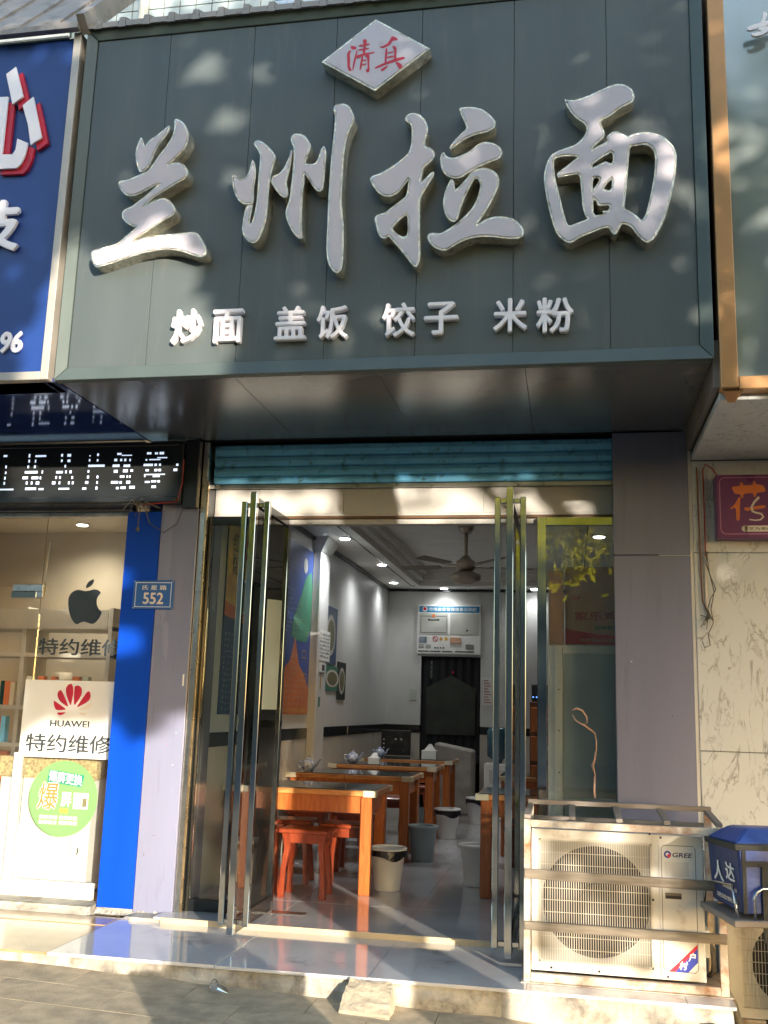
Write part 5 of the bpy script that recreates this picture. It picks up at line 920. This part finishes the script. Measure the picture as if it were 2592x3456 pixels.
wd = thing('water_dispenser', 'pale water dispenser with a dark blue bottle by the back wall', 'water dispenser', (-.85, 5.95, 0)); box('cabinet', -.99, -.70, 5.80, 6.10, 0, .62, fridge_m, wd, .012); MB().lathe([(.05, .62), (.06, .66), (.12, .70), (.125, .98), (.10, 1.02)], (-.845, 5.95, 0), 20).build('bottle', waterb_m, wd, smooth=True); box('tap_recess', -.93, -.76, 5.795, 5.80, .40, .55, shelf_m, wd)
nt = thing('wall_notice', 'small pink printed notice on the back wall beside the curtain', 'notice', (-1.06, 6.86, 1.3)); box('sheet', -1.10, -.98, 6.862, 6.868, 1.28, 1.62, paper_m, nt); m = MB()
for k in range(9): m.box(-1.09, -.995 - .02 * (k % 3), 6.860, 6.8615, 1.31 + .034 * k, 1.322 + .034 * k)
m.build('print', M('pink_print', (.5, .22, .2), .5), nt)
tag(box('wall_notice', -2.04, -1.95, 6.862, 6.868, 1.32, 1.46, greenwhite_m), 'small pale green notice on the back wall left of the curtain', 'notice')
# menu boards on the left wall (print built flat on the board)
XW = -2.345
def wquad(name, y0, y1, z0, z1, mat, parent, lift): return box(name, XW + lift - .001, XW + lift, y0, y1, z0, z1, mat, parent)
m1 = thing('menu_board', 'tall yellow and dark blue menu board on the left wall behind the fixed glass', 'menu board', (XW, .9, 1.13))
box('board', XW - .004, XW + .006, .55, 1.22, 1.13, 2.47, menu_db_m, m1); wquad('yellow_field', .551, 1.219, 1.80, 2.469, menu_y_m, m1, .0075)
plate('orange_edge', [[(551, 1800), (1219, 1760), (1219, 1830), (900, 1860), (551, 1900)]], XW + .0085, .0006, orprint_m, m1, plane='L')
text('big_lettering', '牛', .82, 2.13, 1.16, 2.44, XW + .009, red_m, m1, ext=.0006, bold=.05, plane='L'); text('lettering', '红\n烧', .66, 2.10, .76, 2.40, XW + .009, ink_m, m1, ext=.0006, plane='L')
f = plate('bowl_photo', [[(950 + 165 * math.cos(2 * math.pi * k / 24), 1965 + 120 * math.sin(2 * math.pi * k / 24)) for k in range(24)]], XW + .0095, .0006, paper_m, m1, plane='L'); plate('bowl_food', [[(950 + 148 * math.cos(2 * math.pi * k / 24), 1965 + 107 * math.sin(2 * math.pi * k / 24)) for k in range(24)]], XW + .0105, .0006, food_m, f, plane='L')
def rows(parent, y0, y1, z0, z1, nr, nc, mat, lift, seed):
    r = random.Random(seed); m = MB(); dz = (z1 - z0) / nr; dy = (y1 - y0) / nc
    for i in range(nr):
        for k in range(r.randint(max(2, nc - 2), nc)):
            for q in range(3):
                yy = y0 + k * dy + r.uniform(.05, .55) * dy; zz = z0 + i * dz + r.uniform(.15, .6) * dz; m.box(XW + lift - .0008, XW + lift, yy, yy + dy * r.uniform(.1, .35), zz, zz + dz * r.uniform(.06, .18))
    return m.build('menu_print', mat, parent)
rows(m1, .58, 1.17, 1.15, 1.70, 14, 9, menu_t_m, .0075, 1)
m2 = thing('menu_board', 'wide blue, green and orange menu board on the left wall beside the white pier', 'menu board', (XW, 2.1, 1.13))
box('board', XW - .004, XW + .006, 1.30, 2.88, 1.13, 2.60, menu_b_m, m2); plate('green_field', [[(2250, 1760), (2879, 1760), (2879, 2420), (2650, 2350), (2500, 2150), (2250, 1900)]], XW + .0072, .0006, menu_g_m, m2, 1, plane='L')
plate('orange_field', [[(1301, 1131), (2879, 1131), (2879, 1350), (2700, 1480), (2520, 1560), (2380, 1780), (2250, 1580), (2050, 1500), (1800, 1440), (1301, 1400)]], XW + .0082, .0006, menu_o_m, m2, 0, plane='L')
plate('menu_badge', [[(2620 + 70 * math.cos(2 * math.pi * k / 16), 2440 + 70 * math.sin(2 * math.pi * k / 16)) for k in range(16)]], XW + .008, .0005, menu_t_m, m2, plane='L')
rows(m2, 1.4, 2.3, 1.80, 2.20, 10, 12, menu_t_m, .0075, 2); rows(m2, 2.30, 2.62, 1.80, 2.10, 7, 5, menu_t_m, .0092, 3); rows(m2, 1.45, 2.8, 1.20, 1.45, 5, 14, menu_t_m, .0095, 4); rows(m2, 2.25, 2.55, 1.45, 1.65, 4, 4, menu_t_m, .0095, 7)
text('menu_slogan', '正宗兰州拉面', 1.5, 1.15, 2.82, 1.185, XW + .0095, menu_ot_m, m2, ext=.0005, bold=.02, plane='L')
for y, z in ((1.5, 1.62), (2.62, 1.62), (2.66, 1.42), (2.0, 1.30)): b = MB(); [b.box(XW + .0085, XW + .0092, *q) for q in ((y, y + .13, z, z + .006), (y, y + .13, z + .06, z + .066), (y, y + .006, z + .006, z + .06), (y + .124, y + .13, z + .006, z + .06))]; b.build('gold_box', menu_ot_m, m2)
pn = thing('price_notice', 'white paper price notice with black print on the white pier', 'notice', (-2.268, 3.1, 1.4)); XP = -2.268
def pquad(name, y0, y1, z0, z1, mat, parent, x=XP, t=.002): return box(name, x, x + t, y0, y1, z0, z1, mat, parent)
pquad('sheet', 2.96, 3.36, 1.62, 1.90, paper_m, pn); r_ = random.Random(5); m = MB()
for k in range(7):
    for q in range(9): yy = 2.98 + q * .04; m.box(XP + .0021, XP + .0028, yy, yy + r_.uniform(.012, .03), 1.65 + k * .034, 1.65 + k * .034 + r_.uniform(.008, .022))
m.build('print', ink_m, pn)
pq = thing('price_notice', 'small white label with black print under the price notice on the pier', 'notice', (XP, 3.05, 1.3)); pquad('sheet', 2.97, 3.20, 1.50, 1.60, paper_m, pq); m = MB(); m.box(XP + .0021, XP + .003, 2.98, 3.19, 1.505, 1.515); m.box(XP + .0021, XP + .003, 3.08, 3.18, 1.53, 1.585); m.build('print', ink_m, pq); pquad('tag', 3.03, 3.07, 1.36, 1.48, menu_ot_m, pq); pquad('tag', 3.0, 3.06, 1.20, 1.29, menu_g_m, pq)
for i, (y0, y1, z0, z1, l_) in enumerate(((3.42, 3.95, 1.62, 2.18, 'upper dark food picture on the left wall past the pier'), (3.42, 4.2, 1.36, 1.60, 'lower dark green food picture on the left wall past the pier'), (4.05, 4.42, 1.28, 1.66, 'small black food picture on the left wall past the pier'))):
    t = thing('food_picture', l_, 'picture', (XW, (y0 + y1) / 2, z0)); box('board', XW - .004, XW + .004 + .001 * i, y0, y1, z0, z1, (menu_db_m, menu_g_m, black_m)[i], t); cy_, cz_ = (y0 + y1) / 2, (z0 + z1) / 2
    ra, rb_ = (y1 - y0) * .36, (z1 - z0) * .36
    pl_ = plate('plate', [[(cy_ + ra * math.cos(2 * math.pi * k / 20), cz_ + rb_ * math.sin(2 * math.pi * k / 20)) for k in range(20)]], XW + .006 + .001 * i, .0006, shelf_m, t, plane='L', mm=False); plate('food', [[(cy_ + ra * .75 * math.cos(2 * math.pi * k / 20), cz_ + rb_ * .75 * math.sin(2 * math.pi * k / 20)) for k in range(20)]], XW + .0075 + .001 * i, .0006, food_m, pl_, plane='L', mm=False)
# right side: fridge with carton, wooden cabinet
fg = thing('display_fridge', 'white framed upright fridge behind the right glass panel', 'fridge', (.17, .55, 0))
box('body', -.145, .49, .44, .86, 0, 1.63, fridge_m, fg, .012); m = MB(); m.box(-.105, -.050, .405, .439, .05, 1.625); m.box(-.050, .45, .405, .439, 1.57, 1.625); m.box(-.05, .45, .405, .439, .05, .12); m.build('door_frame', paper_m, fg, bevel=.006); box('door_panel', -.049, .45, .415, .439, .121, 1.569, fpanel_m, fg)
for z in (.85, 1.1, 1.35): MB().disc_y(-.077, .402, z, .005, n=8, t=.003).build('screw', black_m, fg)
cb = thing('cardboard_box', 'brown cardboard box with red printing on top of the fridge', 'box', (.2, .6, 1.63)); BR = Matrix.Translation((-.035, .50, 1.631)) @ Matrix.Rotation(rad(-6), 4, 'Z')
def rotb(mb_): mb_.v = [tuple(BR @ Vector(p)) for p in mb_.v]; return mb_
rotb(MB().box(0, .50, 0, .33, 0, .50)).build('carton', card_m, cb, bevel=.004); rotb(MB().add([(.0, -.002, .005), (.50, -.002, .005), (.50, -.002, .05), (.20, -.002, .07), (.0, -.002, .105)], [(0, 1, 2, 3, 4)])).build('red_band', red_m, cb)
def boxtext(s, x0, x1, z0, z1, mat):
    o = text('print', s, 0, 0, 1, 1, 0, mat, cb, ext=.0006, bold=.02); g = ORG[cb.name]
    for v in o.data.vertices: p = v.co + g; v.co = (BR @ Vector((x0 + p.x * (x1 - x0), -.002 + p.y * .5, z0 + p.z * (z1 - z0)))) - g
boxtext('家乐鸡精', .06, .42, .155, .215, M('print_red', (.42, .05, .04), .6)); boxtext('调味料', .18, .30, .10, .125, menu_g_m); boxtext('鸡精调味料箱', .09, .30, .02, .045, card_m)
rotb(MB().add([(.045, -.002, .32), (.07, -.002, .30), (.095, -.002, .32), (.085, -.002, .295), (.055, -.002, .295)], [(0, 4, 3, 2, 1)])).build('print', red_m, cb)
tag(box('cardboard_box', -.14, -.045, .47, .80, 1.631, 2.10, card_m, None, .004), 'narrow brown cardboard box left of the printed carton on the fridge', 'box')
wc = thing('wooden_cabinet', 'dark wooden drawer cabinet along the right side behind the door', 'cabinet', (-.2, 3.3, 0)); box('carcass', -.36, .05, 3.0, 3.5, 0, 1.30, M_wood('dark_wood', (.10, .035, .015), (.17, .06, .025)), wc, .005)
for k in range(5): d = box('drawer', -.35, .04, 2.985, 2.999, .06 + .245 * k, .27 + .245 * k, wood_m, wc, .004); MB().disc_y(-.20, 2.97, .17 + .245 * k, .012, n=10, t=.014).build('knob', alu_m, d)
dv = thing('small_device', 'small black device with two blue lights on the wooden cabinet', 'device', (-.2, 3.1, 1.3)); box('case', -.345, -.05, 3.02, 3.2, 1.301, 1.45, black_m, dv, .006)
for x in (-.33, -.30): MB().disc_y(x, 3.016, 1.34, .006, n=8, t=.003).build('light', blueled_m, dv)
# ================================================================ street side: trees and the building across the road (mirrored in glass and chrome, dappling the light)
def shade_uv(p):
    s_ = (-1.35 - p[:, 1]) / (-TO_SUN.y); return p[:, 0] - TO_SUN.x * s_, p[:, 2] - TO_SUN.z * s_
def keep_mask(p):
    """leaves left out along the sun rays so chosen parts of the front are lit"""
    u, v = shade_uv(p)
    wob = .10 * np.sin(u * 3.1) + .06 * np.sin(u * 7.7 + 1)
    low = (v < 1.18 + wob + .14 * (u < -1.95)) & (u < .12)
    rnd = rng.random(len(u))
    thin = ((u > .12) & (u < 1.0) & (v < 1.1) & (rnd < .62)) | ((u > 1.5) & (v < 2.75) & (rnd < .22)) | ((u > -1.45) & (u < .95) & (v > 2.52) & (v < 2.80) & (rnd < .985))
    gx = (u + 2.32) / (.60 + .08 * np.sin(v * 9)); gz = (v - 3.10) / (.56 + .08 * np.sin(u * 11))
    gap = (gx ** 2 + gz ** 2 < 1.0) | ((u < -1.74) & (u > -2.9) & (v > 2.6) & (v < 3.1))  # gaps shaped to put sun patches on the sign and pillar
    for cx_, cz_, r_ in ((-1.95, 4.62, .10), (-1.62, 4.55, .07), (-1.80, 4.30, .09), (-1.75, 3.95, .07), (-2.35, 4.0, .05), (-1.12, 3.02, .05), (-.95, 3.15, .06), (-1.35, 3.3, .06), (-2.0, 1.75, .12), (-2.1, 2.15, .10)):
        gap |= ((u - cx_) / (r_ * 1.5)) ** 2 + ((v - cz_) / r_) ** 2 < 1
    return ~(low | gap | thin | ((u < -3.7) & (rnd < .3)))
def crown(parent, c, rx, ry, rz_, nclump, nleaf, size, mat, name='crown', masked=True):
    P = []
    while len(P) < nclump:
        q = rng.normal(size=3); q /= np.linalg.norm(q); q *= rng.uniform(.25, 1) ** .5; P.append((c[0] + q[0] * rx, c[1] + q[1] * ry, c[2] + q[2] * rz_))
    P = np.repeat(np.array(P), nleaf, 0); P = P + rng.normal(size=P.shape) * (np.array([.26, .26, .20]) if masked else np.array([.05, .05, .03]))
    if masked: P = P[keep_mask(P)]
    n = len(P); a = rng.normal(size=(n, 3)); a[:, 2] -= .4; a /= np.linalg.norm(a, axis=1)[:, None]; b = rng.normal(size=(n, 3)); b -= (a * b).sum(1)[:, None] * a; b /= np.linalg.norm(b, axis=1)[:, None]
    L = size * rng.uniform(.7, 1.25, (n, 1)); V = np.empty((n, 4, 3)); V[:, 0] = P - a * L; V[:, 1] = P + b * L * .42; V[:, 2] = P + a * L; V[:, 3] = P - b * L * .42
    me = bpy.data.meshes.new(name); me.vertices.add(n * 4); me.vertices.foreach_set('co', V.ravel().astype('f')); me.loops.add(n * 4); me.loops.foreach_set('vertex_index', np.arange(n * 4, dtype='i')); me.polygons.add(n); me.polygons.foreach_set('loop_start', np.arange(0, n * 4, 4, dtype='i')); me.polygons.foreach_set('loop_total', np.full(n, 4, 'i')); me.update(); me.validate()
    return link(name, me, mat, parent)
def tree(label, x, y, r, h0, c, rx, ry, rz_, nc, nl, mat, seed, size=.10):
    R_ = random.Random(seed); t = thing('street_tree', label, 'tree', (x, y, -.3), 'street trees mirrored in the glass')
    pts = [(x + R_.uniform(-.02, .02) * k, y + R_.uniform(-.03, .03) * k, -.3 + (h0 + .3) * k / 5) for k in range(6)]; MB().tube(pts, [r * (1.15 - .07 * k) for k in range(6)], 14).build('trunk', bark_m, t, smooth=True)
    top_ = pts[-1]; m = MB()
    for k in range(6):
        a = 1.05 * k + R_.uniform(-.3, .3); e = (c[0] + rx * .6 * math.cos(a), c[1] + ry * .6 * math.sin(a), c[2] + R_.uniform(-.2, .5) * rz_); md = tuple((top_[i] * .55 + e[i] * .45) + (.25 if i == 2 else 0) for i in range(3)); m.tube([top_, md, e], [r * .45, r * .28, r * .08], 7)
    m.build('limb', bark_m, t, smooth=True); crown(t, c, rx, ry, rz_, nc, nl, size, mat); return t
tree('tree trunk close on the right whose shadow crosses the step', 1.60, -4.5, .175, 4.6, (2.3, -5.6, 6.0), 1.7, 1.6, 1.2, 40, 60, leaf_m, 1)
tC = tree('street tree mirrored in the right glass panel', 1.2, -9.7, .17, 3.2, (1.2, -9.6, 5.9), 2.8, 1.0, 2.9, 250, 62, leafy_m, 2)

tB = tree('street tree on the right whose crown shades the sign', 6.27, -9.5, .19, 3.2, (5.4, -9.5, 5.2), 2.9, 1.9, 3.0, 350, 66, leaf_m, 3)
tree('street tree on the far right along the road', 9.6, -9.6, .2, 3.2, (9.5, -9.6, 4.6), 2.7, 1.7, 2.4, 200, 60, leaf_m, 4)
tree('street tree mirrored in the left door chrome', -3.6, -9.8, .18, 3.2, (-3.6, -9.7, 5.4), 2.9, 1.1, 2.4, 210, 60, leafy_m, 5)
crown(tC, (3.0, -9.6, 3.35), 1.9, .8, .85, 95, 60, .10, leaf_m, 'added_shade_leaves')  # leaf clump added to shade the left shop front above its sunlit band
crown(tB, (5.65, -9.5, 1.9), 1.0, .6, .55, 16, 55, .09, leaf_m, 'added_shade_leaves')  # sparse leaves added to half shade the air conditioner
crown(tB, (6.25, -9.5, 2.3), .42, .5, 1.2, 40, 60, .10, leaf_m, 'added_shade_leaves')  # dense leaves added to keep the right pillar in shade
crown(tB, (7.1, -9.5, 2.2), .6, .5, 1.0, 14, 60, .10, leaf_m, 'added_shade_leaves')  # leaves added for shade on the marble side
ob = thing('opposite_building', 'grey building across the road mirrored in the shop glass', 'building', (-8, -30, -.5))
box('wall', -34, 9, -40, -30, -.52, 9.5, M('opposite_wall', (.10, .095, .085), .8, var=.15, scale=.3), ob)
wm = MB().box(-1.1, 1.1, 0, .08, 0, 1.7).build('window', M('opposite_window', (.03, .04, .045), .1), ob); wmesh = wm.data; bpy.data.objects.remove(wm)
g = ORG[ob.name]
for i in range(12):
    for k in range(3):
        o = bpy.data.objects.new('window', wmesh); C.objects.link(o); o.parent = ob; o.location = Vector((-31 + 3.4 * i, -30, .6 + 3.1 * k))

# unseen trough added to cast the shadow over the middle of the step
pt = thing('added_planter', 'unseen low concrete trough added to cast a shadow on the middle of the step', 'added_planter', (-.12, -3.62, pz(-.12)))
zp = pz(-.12); PR = Matrix.Translation((-.12, -3.62, zp)) @ Matrix.Rotation(rad(32), 4, 'Z')
m = MB(); m.hexa([(-.33, -.14, 0), (.33, -.14, 0), (.33, .14, 0), (-.33, .14, 0), (-.38, -.18, .50), (.38, -.18, .50), (.38, .18, .50), (-.38, .18, .50)]); m.v = [tuple(PR @ Vector(p)) for p in m.v]; m.build('trough', conc_m, pt, bevel=.01)
crown(pt, (-.12, -3.62, zp + .52), .28, .12, .06, 10, 60, .04, leaf_m, 'plants', masked=False)
